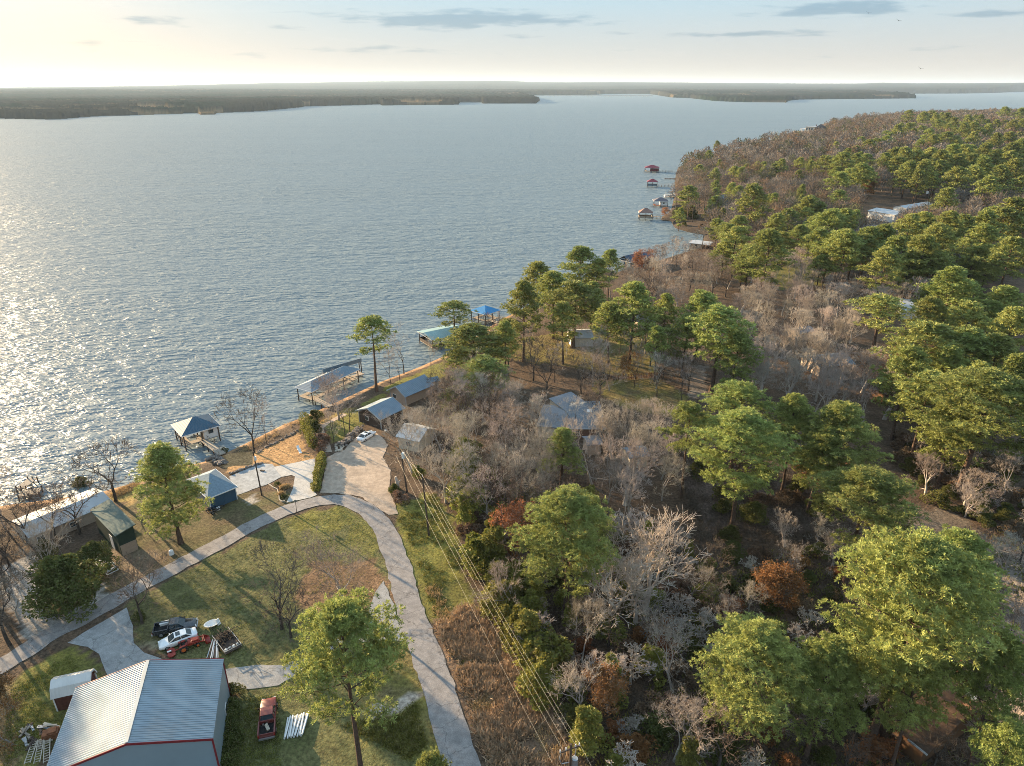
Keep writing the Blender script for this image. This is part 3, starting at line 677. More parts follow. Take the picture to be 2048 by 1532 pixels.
make_bares('grey', M_WOOD, M_TWIG, (21,22,23,24,25), H=12, spread=.42, levels=6, r0=.25, twig=(.02,.010), first=.30, up=.24)
make_bares('pale', M_PALE, M_PTWIG, (31,32,33), H=13, spread=.46, levels=6, r0=.34, twig=(.026,.014), first=.20, up=.24, ntw=2)
make_bares('dark', M_DWOOD, M_DTWIG, (41,42,43), H=12, spread=.62, levels=5, r0=.28, twig=(.034,.018), first=.3)
make_bares('thin', M_DWOOD, M_TWIG, (51,52), H=10, spread=.42, levels=5, r0=.16, twig=(.024,.012), first=.45, up=.2)
make_bares('scrub', M_WOOD, M_TWIG, (61,62,63), H=5, spread=.75, levels=5, r0=.09, twig=(.022,.012), first=.12, ntw=4)
RUST = []
for s in (71, 72, 73):
    g = np.random.default_rng(s); (bv, bf), (sv, sf), tips = bare(s, H=9, spread=.7, levels=5, r0=.13, twig=(.016,.008), first=.2)
    C = np.repeat(tips, 7, 0)+g.normal(size=(len(tips)*7, 3))*.28; lv, lf = leafquads(C, g, .26); v, f, mi = merge([(sv, sf, 0), (lv, lf, 1)])
    RUST.append(dict(h=9, r=float(np.percentile(np.hypot(lv[:,0], lv[:,1]), 95)), parts=(np_mesh('trunk', bv, [bf], [M_WOOD], smooth_=True), np_mesh('crown', v, f, [M_TWIG, M_RUST], mi))))
def blob_shrub(seed, m, H=3.0, R_=1.6, n=2600, size=.26, nblob=9, stem=True, tall=False):
    g = np.random.default_rng(seed); C = []; D = []
    for k in range(nblob):
        u = (k+.5)/nblob; z = H*(.15+.8*u); rr = R_*(1-.55*u) if tall else R_*math.sqrt(max(.1, 1-(u*.95)**2))
        a = g.uniform(0, 6.28); o = np.array([math.cos(a), math.sin(a), 0])*g.uniform(.2, .95)*rr; br = rr*g.uniform(.28, .62)
        v = unit(g.normal(size=(n//nblob, 3))); q_ = np.array([0,0,z])+o+v*br*g.uniform(.75, 1.08, (len(v), 1))*np.array([1,1,.85]); C.append(q_); D.append(v)
    C = np.concatenate(C); D = unit(np.concatenate(D)+g.normal(size=C.shape)*.9); ok = C[:,2] > .05
    v, f = blades(C[ok], D[ok], size*g.uniform(.7, 1.3, ok.sum()), size*.7, g)
    return dict(h=float(v[:,2].max()), r=float(np.percentile(np.hypot(v[:,0], v[:,1]), 95)), me=np_mesh('leaves', v, [f], [m]))
SHR = dict(ivy=[blob_shrub(s, M_IVY, 4.2, 1.7, 3600, .26, 13) for s in (81,82,83)], ivytall=[blob_shrub(s, M_IVY, 9, 1.9, 5000, .28, 18, tall=True) for s in (84,85)],
           cedar=[blob_shrub(s, M_NEEDD, 7, 3.1, 9000, .30, 22) for s in (86,87)], bush=[blob_shrub(s, M_NEEDD, 2.0, 1.3, 1800, .2, 8) for s in (88,89)],
           brown=[blob_shrub(s, M_BRUSH, 2.2, 1.6, 2400, .22, 9) for s in (90,91)], rust=[blob_shrub(92, M_RUST, 3.0, 1.7, 2200, .26, 10)])
KINDOF = {}
USED = []     # trunk spots already taken
def ptop(px, py, H):
    """ground point of a tree of height H whose tip is seen at the pixel"""
    return at(px, py, H)
def pxm(p): 
    dep = p.y*c_+(CZ-p.z)*s_; return F/dep
def tree(kind, parts, loc, sxy, sz, label, cat, group=None, name=None, rz=None):
    rz = random.uniform(0, 6.28) if rz is None else rz
    if isinstance(parts, tuple):
        o = thing(name, label, cat, loc, rz, group)
        for me in parts: mob(me.name.split('.')[0], me, o)
    else:
        o = mob(name, parts); o.location = loc; o.rotation_euler = (0,0,rz); tag(o, label, cat, group)
    o.scale = (sxy, sxy, sz); USED.append((loc[0], loc[1])); KINDOF[o.name] = kind; return o
def put_pine(tx, ty, H, wpx, label, var=None, lod=None, group=None, base=None, big=None):
    if base is not None:
        b = at(*base); d = ray(tx, ty); H = CZ+d[2]*b.y/d[1]-b.z; p = b
    else: p = ptop(tx, ty, H); p.z = hz(p.x, p.y)
    dist = math.hypot(p.x, p.y); v = PINES[random.randrange(len(PINES)) if var is None else var]
    top = Vector((p.x, p.y, p.z+H*.8)); rad = wpx/2/pxm(top)
    if big is not None: v = BIGS[big]; lod = 'near'
    lod = lod or ('near' if dist < 130 else 'mid' if dist < 330 else 'far')
    return tree('pine', v[lod], (p.x, p.y, p.z-.1), rad/v['r'], H/v['h'], label, 'pine tree', group, 'pine_tree')
def put_bare(key, px, py, H, label, group=None, wid=1.0, var=None, base=True, cat='bare tree', world=None, name=None):
    p = world if world is not None else (at(px, py) if base else ptop(px, py, H))
    p = Vector((p[0], p[1], hz(p[0], p[1])))
    L_ = RUST if key == 'rust' else BARES[key]; v = L_[random.randrange(len(L_)) if var is None else var]
    k = H/v['h']; return tree(key, v['parts'], (p.x, p.y, p.z-.08), k*wid, k, label, cat, group, name or ('rust_leaved_tree' if key == 'rust' else 'scrub_tree' if key == 'scrub' else 'bare_tree'))
def put_shrub(key, px, py, H, label, group=None, wid=1.0, world=None, cat='shrub', name='shrub'):
    p = at(px, py) if world is None else world; p = Vector((p[0], p[1], hz(p[0], p[1])))
    v = SHR[key][random.randrange(len(SHR[key]))]; k = H/v['h']
    return tree(key, v['me'], (p.x, p.y, p.z-.05), k*wid, k, label, cat, group, name)

# ---- pines seen one by one: (tip x, tip y, height, crown width in picture, label, variant)
NEARP = [
 (680,1207,25,235,'big sunlit pine between the red pickup and the side drive',1),
 (860,1506,22,120,'pine top just rising beside the road at the photo bottom edge',0),
 (1140,975,21,180,'round dense pine in front of the white bare tree',4),
 (1125,855,13,95,'small lone pine just below the hipped house roof',6),
 (1490,765,20,135,'pine at the rear of the group, highest tip above the shaded clearing',0),
 (1385,803,19,105,'yellowish pine with tall bare trunk by the shaded clearing',1),
 (1500,822,22,175,'broad pine at the front of the group beside the shaded clearing',2),
 (1600,785,20,95,'narrow dark pine between two broad pines of the mid group',3),
 (1690,802,20,150,'rightmost dark pine of the mid group, trunks bare below',1),
 (1650,850,17,90,'low shaded pine between the trunks of the mid group',3),
 (1745,940,20,175,'leaning tiered pine right of the shaded hollow',4),
 (1925,1055,22,170,'yellow lit pine standing behind the largest pine, by the gravel yard',0),
 (1780,1078,27,285,'largest pine with a thick pale trunk at lower right',0),
 (1520,1247,18,190,'lower pine left of the thick pale trunk',4),
 (1670,1275,17,150,'dark shaded pine between the largest pine and the lower pine',1),
 (1862,1285,18,120,'dark green pine hanging over the brown roofed house',5),
 (2040,1270,20,120,'pine cut by the right photo edge below the red path',3),
 (2035,1440,18,110,'pine at the bottom right corner beside the brown roof',0),
 (1990,742,24,215,'huge shaded pine at the right photo edge above the dark hollow',2),
 (1868,742,19,110,'dark pine with a long bare trunk left of the huge shaded pine',0),
 (1925,800,17,110,'low dark pine under the huge shaded pine at the right',4),
 (1770,590,19,125,'broad flat pine standing alone amid pale bare trees',5),
 (1860,640,22,130,'tall pine with a leaning bare trunk right of the orange tree',0),
 (1935,652,21,120,'darker pine beside the leaning bare trunk',3),
 (2000,664,20,105,'pine by the right photo edge above the huge shaded pine',4),
 (1830,690,21,100,'front pine of the clump right of the orange tree',1),
 (1405,580,20,85,'dark pine at the back left of the clump above the yard',3),
 (1445,610,22,115,'tallest green pine of the clump above the yard',0),
 (1482,664,17,85,'short pine at the front of the clump above the yard',4),
 (1375,625,17,75,'dark low pine left of the clump above the yard',3),
 (1270,562,23,95,'tall pine behind the wooden fence',1),
 (1225,600,18,70,'shaded pine beside the white canopy behind the fence',3),
 (1150,560,20,95,'pine in front of the white metal canopy',0),
 (1110,540,21,80,'middle pine of the lakeside row before the blue boathouse',2),
 (1080,520,21,70,'pine left of the middle in the lakeside row',3),
 (1165,490,22,80,'highest dark pine over the lake edge',4),
 (1222,496,18,45,'slim pine beside the highest lakeside pine',3),
 (1200,515,18,55,'pine behind the slim lakeside pine',5),
 (1045,560,20,75,'leftmost lakeside pine with a clear trunk on the golden lawn',1),
 (905,600,15,80,'open pine by the green roofed boathouse',5),
 (942,646,15,120,'dense bushy pine leaning over the shore lawn',7),
 (962,714,12,105,'low rounded pine in front of the dense bushy pine',2),
 (912,770,8,60,'small pine at the foot of the low rounded pine',6),
 (735,630,18,85,'tall lone pine on the shore by the boathouses',5),
 (345,885,17,118,'bushy pine between the green roof and the blue garage',7),
]
FULL = {1:8, 3:2, 5:9, 6:7}
for (tx, ty, H, wp, lab, var) in NEARP:
    base = {(1780,1078):(1740,1490), (735,630):(753,783), (345,885):(362,1087), (1045,560):(1047,723)}.get((tx, ty))
    keepv = (tx, ty) in ((680,1207),(1385,803),(735,630),(905,600),(1125,855),(1770,590))
    put_pine(tx, ty, H, wp*(1.0 if keepv else 1.16), lab, var if keepv else FULL.get(var, var), base=base, big={(680,1207):1,(1780,1078):0,(1520,1247):2,(1990,742):0,(1140,975):2,(1500,822):0,(1745,940):1,(1925,1055):2}.get((tx, ty)))
# ---- pines of the middle and far stands
def r5(*a): return [(q('r5', x, y), w) for x, y, w in a]
STANDS = {
 'pines in the front row below the white sheds': ('sunlit pine in the long row below the white sheds', 17, [(1667,415,62),(1695,415,55),(1640,428,50),(1687,457,75),(1742,451,65),(1773,446,70),(1822,426,68),(1853,422,62),(1904,420,70),(1935,427,62),(1979,420,70),(1877,444,85),(1851,466,80),(1975,446,78),(2015,411,70),(2037,393,66),(1772,492,75),(1800,470,60),(1912,531,100),(1947,514,50),(1936,557,85),(2015,569,80),(1647,507,45),(1665,462,70),(1692,456,70),(1738,466,60),(1602,448,55),(2030,470,80),(1960,490,70),(1990,600,70),(1880,500,70),(1830,505,60)]),
 'pines behind the white boathouse': ('pine of the loose stand behind the white boathouse', 17, [(1540,455,80),(1503,489,62),(1452,483,46),(1482,429,52),(1534,456,50),(1435,437,36),(1460,470,40),(1580,415,48),(1557,425,44),(1651,426,48),(1676,418,46),(1618,391,44),(1460,446,42),(1490,505,44)]),
 'pines on the wooded point above the far boathouses': ('pine dotting the brown woods above the far boathouses', 15, [(1382,369,42),(1432,390,30),(1509,367,58),(1484,333,26),(1528,322,22),(1566,317,30),(1548,326,24),(1602,314,24),(1599,339,24),(1419,300,16),(1435,281,14),(1400,328,22),(1440,318,14),(1362,420,26),(1624,389,40),(1682,379,34),(1897,373,46)]),
 'pines of the dense middle grove': ('pine in the dense green grove behind the white sheds', 17, [(1655,309,36),(1691,302,44),(1713,306,34),(1724,324,46),(1682,342,44),(1700,335,40),(1740,332,36),(1793,293,38),(1813,293,40),(1833,297,38),(1866,293,42),(1886,299,38),(1908,286,40),(1933,287,36),(1975,284,40),(1995,296,38),(1922,306,42),(1920,331,50),(1953,331,44),(1882,318,42),(2004,329,52),(2035,315,48),(2021,300,40),(2044,276,40),(2026,283,36),(1850,318,44),(1820,320,46),(1800,312,40),(1970,312,42),(2046,350,46),(1985,350,46),(1840,340,40),(1945,305,36)]),
 'pines along the far crest': ('small pine among the trees along the far crest', 14, [(1820,219,24),(1849,222,22),(1873,225,20),(1895,224,22),(1937,229,24),(1964,229,20),(2011,213,26),(2044,215,24),(1995,238,22),(2030,238,24),(1798,247,22),(1819,245,20),(1931,244,26),(1977,247,24),(1862,255,28),(1897,262,30),(1997,264,26),(1910,234,20),(1885,240,20),(1845,250,20),(1950,262,24),(2020,262,26),(1878,238,18),(1915,270,24),(1868,268,26)]),
}
for grp, (lab, H, pts) in STANDS.items():
    for (x, y, wpx) in pts:
        ex = [(x, y, wpx)]
        if random.random() < .45 and x > 1460: ex.append((x+random.choice((-1,1))*wpx*random.uniform(.55,.8), y+random.uniform(-.1,.3)*wpx, wpx*random.uniform(.7,.95)))
        for (x_, y_, w_) in ex:
            w_ *= random.uniform(1.0, 1.2); Hh = H
            for _ in range(3):
                p = ptop(x_, y_, Hh); Hh = min(26, max(14, 1.5*w_/pxm(p)))
            put_pine(x_, y_, Hh*random.uniform(.95, 1.05), w_, lab, random.choice((0,2,4,4,7,8,8,9)), group=grp)

rp = random.Random(4)
for lab, grp, poly, n, w0, w1 in (('small pine scattered in the brown woods of the far point', 'pines scattered over the far point', [(1400,335),(1600,292),(1790,258),(1790,290),(1640,325),(1600,400),(1470,425),(1400,400)], 26, 18, 32),
     ('tiny pine between the grove and the far crest', 'pines between grove and crest', [(1760,262),(1830,235),(2046,225),(2046,270),(1850,285)], 26, 20, 30)):
    xs = [p[0] for p in poly]; ys = [p[1] for p in poly]; k_ = 0
    while k_ < n:
        x_, y_ = rp.uniform(min(xs), max(xs)), rp.uniform(min(ys), max(ys))
        if in_poly(np.array([(x_, y_)]), poly)[0]: k_ += 1; put_pine(x_, y_, rp.uniform(13, 16), rp.uniform(w0, w1), lab, rp.choice((0,4,7,8)), group=grp)
for x_, y_, H_, w_, lab in [(1905,690,19,95,'shaded pine right of the orange leaved tree, behind the front clump'),(1962,722,19,95,'pine just above the huge shaded pine'),(1872,592,19,90,'pine above the orange leaved tree at the right'),(2034,612,20,105,'pine cut by the right photo edge above the dark hollow'),(2042,705,20,100,'dark pine cut by the right photo edge beside the huge shaded pine'),
     (1948,602,18,85,'middle pine of the right hand stand above the hollow'),(1335,585,18,62,'lone dark pine between the yard clump and the fence pine'),(1318,650,15,55,'small dark pine right of the fence pine'),(1130,600,18,70,'low pine under the middle of the lakeside row'),(1185,560,18,62,'pine between the lakeside row and the dark blue cottage'),(1010,640,15,60,'small pine by the bright blue pavilion'),(1840,1190,20,150,'yellow pine between the largest pine and the gravel yard')]:
    put_pine(x_, y_, H_, w_, lab, rp.choice((0,2,4,8)))
# ---- bare trees seen one by one (pixel of the trunk foot)
NEARB = [
 ('dark',564,1258,13,'gnarled dark bare tree on the lawn, left of the leafy ground',1.0,0),
 ('grey',686,1203,14,'tall bare tree over fallen leaves beside the road bend',.95,1),
 ('dark',582,1275,8,'low bare tree beside the gnarled dark tree on the lawn',1.1,2),
 ('dark',284,1247,11,'bare forked tree between the road and the concrete apron',.9,1),
 ('dark',508,905,16,'bare twin trunked tree on the shore by the boat ramp lawn',.75,0),
 ('thin',534,888,11,'thin leaning bare tree beside the twin trunked shore tree',.8,0),
 ('dark',232,1003,13,'bare tree by the water at the end of the white roof',1.05,2),
 ('thin',246,998,6,'slender broken trunk beside the bare waterside tree',.6,1),
 ('dark',55,1085,11,'leftmost bare tree before the long white roof',1.1,0),
 ('dark',112,1080,11,'second bare tree from the left before the long white roof',1.0,1),
 ('dark',160,1068,11,'bare tree before the white roof next to the green roof',1.1,2),
 ('grey',100,1180,13,'grey bare tree beside the dark cedar by the gravel',.9,0),
 ('dark',20,1290,12,'bare trunked tree at the left photo edge by the road',1.0,1),
 ('thin',668,888,12,'single slim tree at the stone wall end',.8,0),
 ('thin',690,870,14,'pair-side slim tree on the sunny lawn by the parked car',.9,1),
 ('thin',700,863,13,'right slim tree on the sunny lawn by the parked car',.9,0),
 ('grey',678,840,13,'spreading bare tree hiding the large boathouse roof',1.3,2),
 ('thin',808,748,15,'bare grey tree on the shore right of the lone pine',1.2,1),
 ('thin',782,770,11,'slender bare tree close to the lone shore pine',1.0,0),
 ('thin',800,764,10,'short slender tree on the shore lawn',1.0,1),
 ('thin',862,755,12,'thin lamp-straight bare tree on the golden shore lawn',.5,0),
 ('grey',825,945,13,'spreading dark bare tree over the transformer pole',1.2,0),
 ('grey',892,1005,15,'tall grey bare tree right of the second power pole',1.1,1),
 ('pale',1290,1225,17,'big white barked bare tree in the middle of the woods',1.15,0),
 ('pale',1205,1265,14,'white branched bare tree in front of the big white tree',1.25,1),
 ('pale',1165,1430,9,'pale crooked trunk beside the rust leaved tree',1.0,2),
 ('pale',1250,1010,13,'wide pale bare tree over the outbuilding roof',1.35,2),
 ('grey',945,950,14,'dense grey bare tree left of the hipped house',1.25,2),
 ('grey',1000,990,12,'grey thicket tree left of the small lone pine',1.25,3),
 ('dark',1180,850,11,'dark bare tree growing against the hipped house roof',1.1,1),
 ('pale',1930,1010,8,'pale bare crown lit in the dark hollow',1.3,1),
 ('pale',1980,1530,9,'grey bare tree in front of the brown roofed house',1.2,0),
 ('pale',1718,474,9,'pale bare tree before the leftmost far shed',1.0,0),('pale',1762,482,9,'pale bare tree between the far sheds',1.0,1),('grey',1802,452,10,'grey bare tree before the long far shed roof',1.1,2),('grey',1838,440,10,'bare tree at the right end of the long far shed roof',1.1,3),
 ('grey',1098,868,10,'grey bare tree before the left wing of the hipped house',.9,1),('grey',1216,884,10,'grey bare tree before the right end of the hipped house',.9,4),('thin',1150,872,10,'slim bare tree leaning over the hipped house roof',1.0,0),
 ('grey',2000,1160,9,'bare twiggy tree on the gravel yard',1.3,3),
]
for (k, x, y, H, lab, wid, var) in NEARB: put_bare(k, x, y, H, lab, wid=wid, var=var)
OFF = [((-83,81),18),((-88,88),19),((-81,73),17),((-93,97),19),((-86,76),18),((-98,104),18),((-90,82),20)]
for i, (xy, H) in enumerate(OFF): put_bare('grey', 0, 0, H, 'bare shoreline tree just beyond the left photo edge', 'bare trees past the left photo edge', wid=1.1, var=i%4, world=xy)
for (x, y, H, lab, wid, v) in [(1025,1115,10,'rust leaved tree left of the round dense pine',.85,0),(1215,1425,6.5,'rust leaved tree low in the woods near the bottom',1.1,1),(1270,760,7,'reddish small tree by the wooden fence',.9,2),
   (1775,775,10,'orange leaved tree beside the dark roof among pale trees',1.1,0),(1730,395,11,'russet round tree left of the white sheds',1.2,1),(1300,545,9,'orange tree on the shore by the dark boathouse',1.3,2),(1545,1210,7,'rust twigged small tree in the dark understory',1.2,1),(1330,440,5,'orange bush on the spit beside the brown boathouse',1.6,0),
   (25,1490,5,'brown leaved tree at the lower left photo edge',1.2,2),(8,1410,4.5,'russet shrub tree at the left photo edge beside the lawn',1.2,1),(1635,985,8,'rusty understory tree under the mid pine group',1.3,2)]:
    put_bare('rust', x, y, H, lab, wid=wid, var=v, cat='rust tree')
# ---- shrubs seen one by one
for (k, x, y, H, lab, wid, nm) in [
 ('cedar',140,1215,9,'large dark cedar beside the gravel yard',1.15,'cedar_tree'),('cedar',195,1150,6,'dark cedar touching the large cedar by the parked trailer',1.0,'cedar_tree'),
 ('cedar',165,985,4,'dark bush on the water side of the white roof',1.3,'cedar_tree'),('cedar',100,1130,5,'yellowish cedar under the bare trees by the white roof',.8,'cedar_tree'),
 ('bush',470,1385,1.8,'clipped round bush at the barn corner',1.0,'round_bush'),('bush',278,1240,1.6,'yellow bush at the foot of the forked tree',1.0,'round_bush'),
 ('brown',642,895,3.2,'brown bare bush at the end of the hedge',1.1,'brown_bush'),('bush',625,865,3.0,'green bush on the path bend by the tan lawn',1.2,'round_bush'),('bush',632,843,3.4,'dark bush at the path corner by the shore',.9,'round_bush'),
 ('brown',800,1000,2,'brown brush pile by the gravel circle edge',1.2,'brown_bush'),('bush',787,985,2,'green brush beside the dead stump',1.0,'round_bush'),('ivy',835,955,3,'green bush below the transformer pole',1.0,'ivy_bush'),
 ('bush',450,906,1.6,'dark clump at the foot of the boathouse walkway',1.0,'round_bush')]:
    put_shrub(k, x, y, H, lab, wid=wid, name=nm, cat='cedar' if k == 'cedar' else 'bush')
# ------------------------------------------------------------------ buildings
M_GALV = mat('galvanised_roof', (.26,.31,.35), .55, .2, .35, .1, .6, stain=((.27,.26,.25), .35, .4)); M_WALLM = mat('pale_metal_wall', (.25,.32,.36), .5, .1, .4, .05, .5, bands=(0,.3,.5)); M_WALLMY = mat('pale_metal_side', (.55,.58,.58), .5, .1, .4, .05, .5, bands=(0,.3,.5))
M_RED = mat('red_trim', (.21,.025,.03), .5, var=.1); M_WHITE = mat('white_paint', (.66,.65,.63), .5, var=.06); M_SHEDR = mat('shed_roof_metal', (.52,.49,.46), .45, .2, .4, .06, .8, bands=(0,.4,.5)); M_BARNRED = mat('red_brown_boards', (.10,.035,.025), .8, var=.15, bands=(0,.35,.4))
M_SLATE = mat('blue_shingles', (.16,.215,.26), .85, spec=.15, var=.16, nscale=3, bump=.2); M_BLUEW = mat('blue_siding', (.035,.085,.14), .6, var=.08, bands=(2,.2,.5)); M_BLUER = mat('blue_metal_roof', (.045,.09,.135), .65, 0, .25, .08, .5, bands=(0,.45,.4)); M_BRIGHT = mat('bright_blue_metal', (.035,.20,.42), .6, 0, .25, .06, .5, bands=(0,.45,.4))
M_GREYB = mat('blue_grey_metal', (.155,.205,.25), .6, .1, .3, .08, .6, bands=(0,.4,.5)); M_WHITER = mat('white_roof', (.40,.42,.44), .65, var=.1, nscale=.5, stain=((.45,.43,.40), .3, .4)); M_GREENR = mat('green_shingles', (.085,.12,.11), .85, spec=.15, var=.18, nscale=2.5, bump=.2, stain=((.2,.23,.2), .5, .4)); M_GREENW = mat('green_boards', (.018,.04,.03), .8, var=.15)
M_BROWNR = mat('brown_shingles', (.10,.066,.048), .95, spec=.05, var=.25, nscale=2.5, bump=.3, stain=((.22,.12,.06), .8, .5)); M_OCHRE = mat('ochre_boards', (.12,.06,.028), .8, var=.15); M_TIMBER = mat('weathered_timber', (.30,.25,.20), .9, var=.2, bands=(0,.18,.6)); M_TIMBERD = mat('dark_timber', (.07,.05,.04), .9, var=.2); M_DECK = mat('deck_boards', (.33,.28,.23), .9, var=.2, bands=(1,.16,.7))
M_CREAM = mat('cream_wall', (.55,.48,.38), .8, var=.08); M_TANW = mat('tan_wall', (.36,.28,.22), .8, var=.1); M_BRICK = mat('brick_wall', (.20,.12,.09), .9, var=.2, nscale=6); M_DARKR = mat('dark_shingles', (.045,.05,.06), .9, spec=.1, var=.2, nscale=3); M_BRR = mat('burgundy_roof', (.20,.025,.04), .6, var=.12); M_GLASS = mat('window_glass', (.03,.045,.055), .08, spec=.6, var=0); M_BLK = mat('black_void', (.012,.012,.013), .9, var=0)
M_GREYR = mat('grey_shingles', (.20,.205,.22), .9, spec=.1, var=.14, nscale=3, stain=((.25,.21,.18), .6, .5)); M_GREYRD = mat('grey_shingle_dark', (.165,.185,.205), .9, spec=.1, var=.16, nscale=3); M_GUT = mat('grey_gutter', (.35,.37,.38), .5, var=.05); M_STEEL = mat('grey_steel', (.35,.36,.37), .45, .6, .5, .1); M_POLE = mat('pole_wood', (.085,.06,.045), .9, var=.2); M_WIRE = mat('wire', (.36,.33,.27), .5, .2, .4, 0)  # roof shingles in two greys, the second one darker
M_ROCK = mat('rock', (.16,.135,.12), .95, var=.3, nscale=3, bump=.4); M_PALESTONE = mat('pale_stone', (.42,.36,.29), .9, var=.2)

def ctr_far(a): return math.hypot(a.x, a.y) > 330
def fit(p1, p2, p3, ze, water=None, side='p1'):
    f = (lambda p: atz(p[0], p[1], water+ze)) if water is not None else (lambda p: at(p[0], p[1], ze))
    a, b, c = f(p1), f(p2), f(p3); u = (b-a); u.z = 0; L = u.length; u.normalize(); v = Vector((-u.y, u.x, 0)); r = (c-a) if side == 'p1' else (c-b); r.z = 0; w = r.dot(v)
    if ctr_far(a): w = math.copysign(min(abs(w), .85*L), w)
    ctr = (a+b)/2+v*w/2; return (ctr.x, ctr.y), math.atan2(u.y, u.x), L, abs(w)
def add_window(par, x, y, z, w, h, axis, s):
    """axis 'x': wall facing +-y at y ; axis 'y': wall facing +-x"""
    fr = MB(); pn = MB()
    if axis == 'x': fr.box((x, y+s*.03, z), (w+.16, .07, h+.16)); pn.box((x, y+s*.045, z), (w, .08, h))
    else: fr.box((x+s*.03, y, z), (.07, w+.16, h+.16)); pn.box((x+s*.045, y, z), (.08, w, h))
    o = fr.build('window', M_WHITE, par); pn.build('pane', M_GLASS, o)
def bldg(name, label, cat, F_, eh, rise, kind, wallm, roofm, over=.4, z0=None, group=None, win=(), doors=(), chim=None, trim=None, wmat2=None):
    (cx, cy), yaw, L, W = F_; L -= 2*over; W -= 2*over
    z = hz(cx, cy) if z0 is None else z0
    o = thing(name, label, cat, (cx, cy, z), yaw, group)
    w = MB(); l, d = L/2, W/2
    if kind == 'gable':
        ring = lambda x: [(x,-d,-.6),(x,d,-.6),(x,d,eh-.02),(x,0,eh+rise-.04),(x,-d,eh-.02)]
        w.loft([ring(-l), ring(l)])
    elif kind == 'shed':
        w.loft([[(x,-d,-.6),(x,d,-.6),(x,d,eh+rise-.05),(x,-d,eh-.05)] for x in (-l, l)])
    else: w.box((0,0,eh/2-.3), (L, W, eh+.6-.02))
    w.build('wall', wallm, o)
    r = MB(); t = .14; k = rise/d
    if kind == 'gable':
        e = d+over; ze = eh-over*k; lx = l+over
        for s in (-1, 1): r.slab([(-lx, s*e, ze+t), (lx, s*e, ze+t), (lx, 0, eh+rise+t), (-lx, 0, eh+rise+t)], t)
    elif kind == 'shed':
        e = d+over; k = rise/W; r.slab([(-l-over,-e,eh-over*k+t),(l+over,-e,eh-over*k+t),(l+over,e,eh+rise+over*k+t),(-l-over,e,eh+rise+over*k+t)], t)
    elif kind == 'hip':
        e = d+over; lx = l+over; h2 = max(.02, lx-e); ze = eh-over*k+t; zr = eh+rise+t
        A = [(-lx,-e,ze),(lx,-e,ze),(lx,e,ze),(-lx,e,ze)]; P = (-h2,0,zr); Q = (h2,0,zr); B = [(x,y,z_-t) for x,y,z_ in A]
        r.add(A+[P,Q]+B, [(0,1,5,4),(1,2,5),(2,3,4,5),(3,0,4),(6,7,1,0),(7,8,2,1),(8,9,3,2),(9,6,0,3),(9,8,7,6)])
    ro = r.build('roof', roofm, o)
    if trim:
        def tb(a_, b_, w_, h_): t_ = MB(); t_.beam(a_, b_, w_, h_); t_.build('trim', trim, o)
        if kind == 'gable':
            for sx in (-1, 1):
                for s in (-1, 1): tb((sx*(l+over+.03), s*(d+over), eh-over*k+.04), (sx*(l+over+.03), 0, eh+rise+.04), .06, .28)
                for s in (-1, 1): tb((sx*(l+.02), s*(d+.02), -.3), (sx*(l+.02), s*(d+.02), eh), .16, .16)
        if kind == 'hip':
            e = d+over; lx = l+over; ze = eh-over*k+t/2
            for a, b in (((-lx,-e),(lx,-e)),((lx,-e),(lx,e)),((lx,e),(-lx,e)),((-lx,e),(-lx,-e))): tb((*a, ze), (*b, ze), .08, .2)
            for sx in (-1,1):
                for s in (-1,1): tb((sx*l, s*d, -.4), (sx*l, s*d, eh-.05), .14, .14)
    for (ax, off, sgn, zc, ww, hh) in win:
        if ax == 'x': add_window(o, off, sgn*d, zc, ww, hh, 'x', sgn)
        else: add_window(o, sgn*l, off, zc, ww, hh, 'y', sgn)
    for (ax, off, sgn, ww, hh, m) in doors:
        D = MB(); D.box((off, sgn*(d+.02), hh/2) if ax == 'x' else (sgn*(l+.02), off, hh/2), (ww, .1, hh) if ax == 'x' else (.1, ww, hh)); dd = D.build('door', m, o)
        K = MB(); K.box((off+ww*.38, sgn*(d+.09), hh*.47) if ax == 'x' else (sgn*(l+.09), off+ww*.38, hh*.47), (.12,.08,.12)); K.build('handle', M_STEEL, dd)
    if chim:
        c = MB(); c.box((chim[0], chim[1], eh+rise*.5+.7), (.9,.7,2.2)); cc = c.build('chimney', M_BRICK, ro); c2 = MB(); c2.box((chim[0], chim[1], eh+rise*.5+1.86), (1.1,.9,.12)); c2.build('chimney_cap', M_GUT, ro)
    return o, (l, d, eh, rise, over, k)

# --- metal barn
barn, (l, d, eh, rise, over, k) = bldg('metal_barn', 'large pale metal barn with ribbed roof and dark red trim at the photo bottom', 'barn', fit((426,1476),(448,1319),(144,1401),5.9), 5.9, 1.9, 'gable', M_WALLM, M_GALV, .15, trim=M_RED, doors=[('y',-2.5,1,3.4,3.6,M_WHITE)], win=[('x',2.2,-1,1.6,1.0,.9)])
rb = MB(); n = int((2*l)/.3)
for i in range(n+1):
    x = -l+.05+(2*l-.1)*i/n
    for s in (-1, 1): rb.beam((x, s*(d+.14), eh-.1*k+.165), (x, s*.06, eh+rise+.165-.02), .06, .045)
rb.build('roof_ribs', M_GALV, barn); rc = MB(); rc.beam((-l-.1, 0, eh+rise+.2), (l+.1, 0, eh+rise+.2), .36, .07); rc.build('ridge_cap', M_GALV, barn)
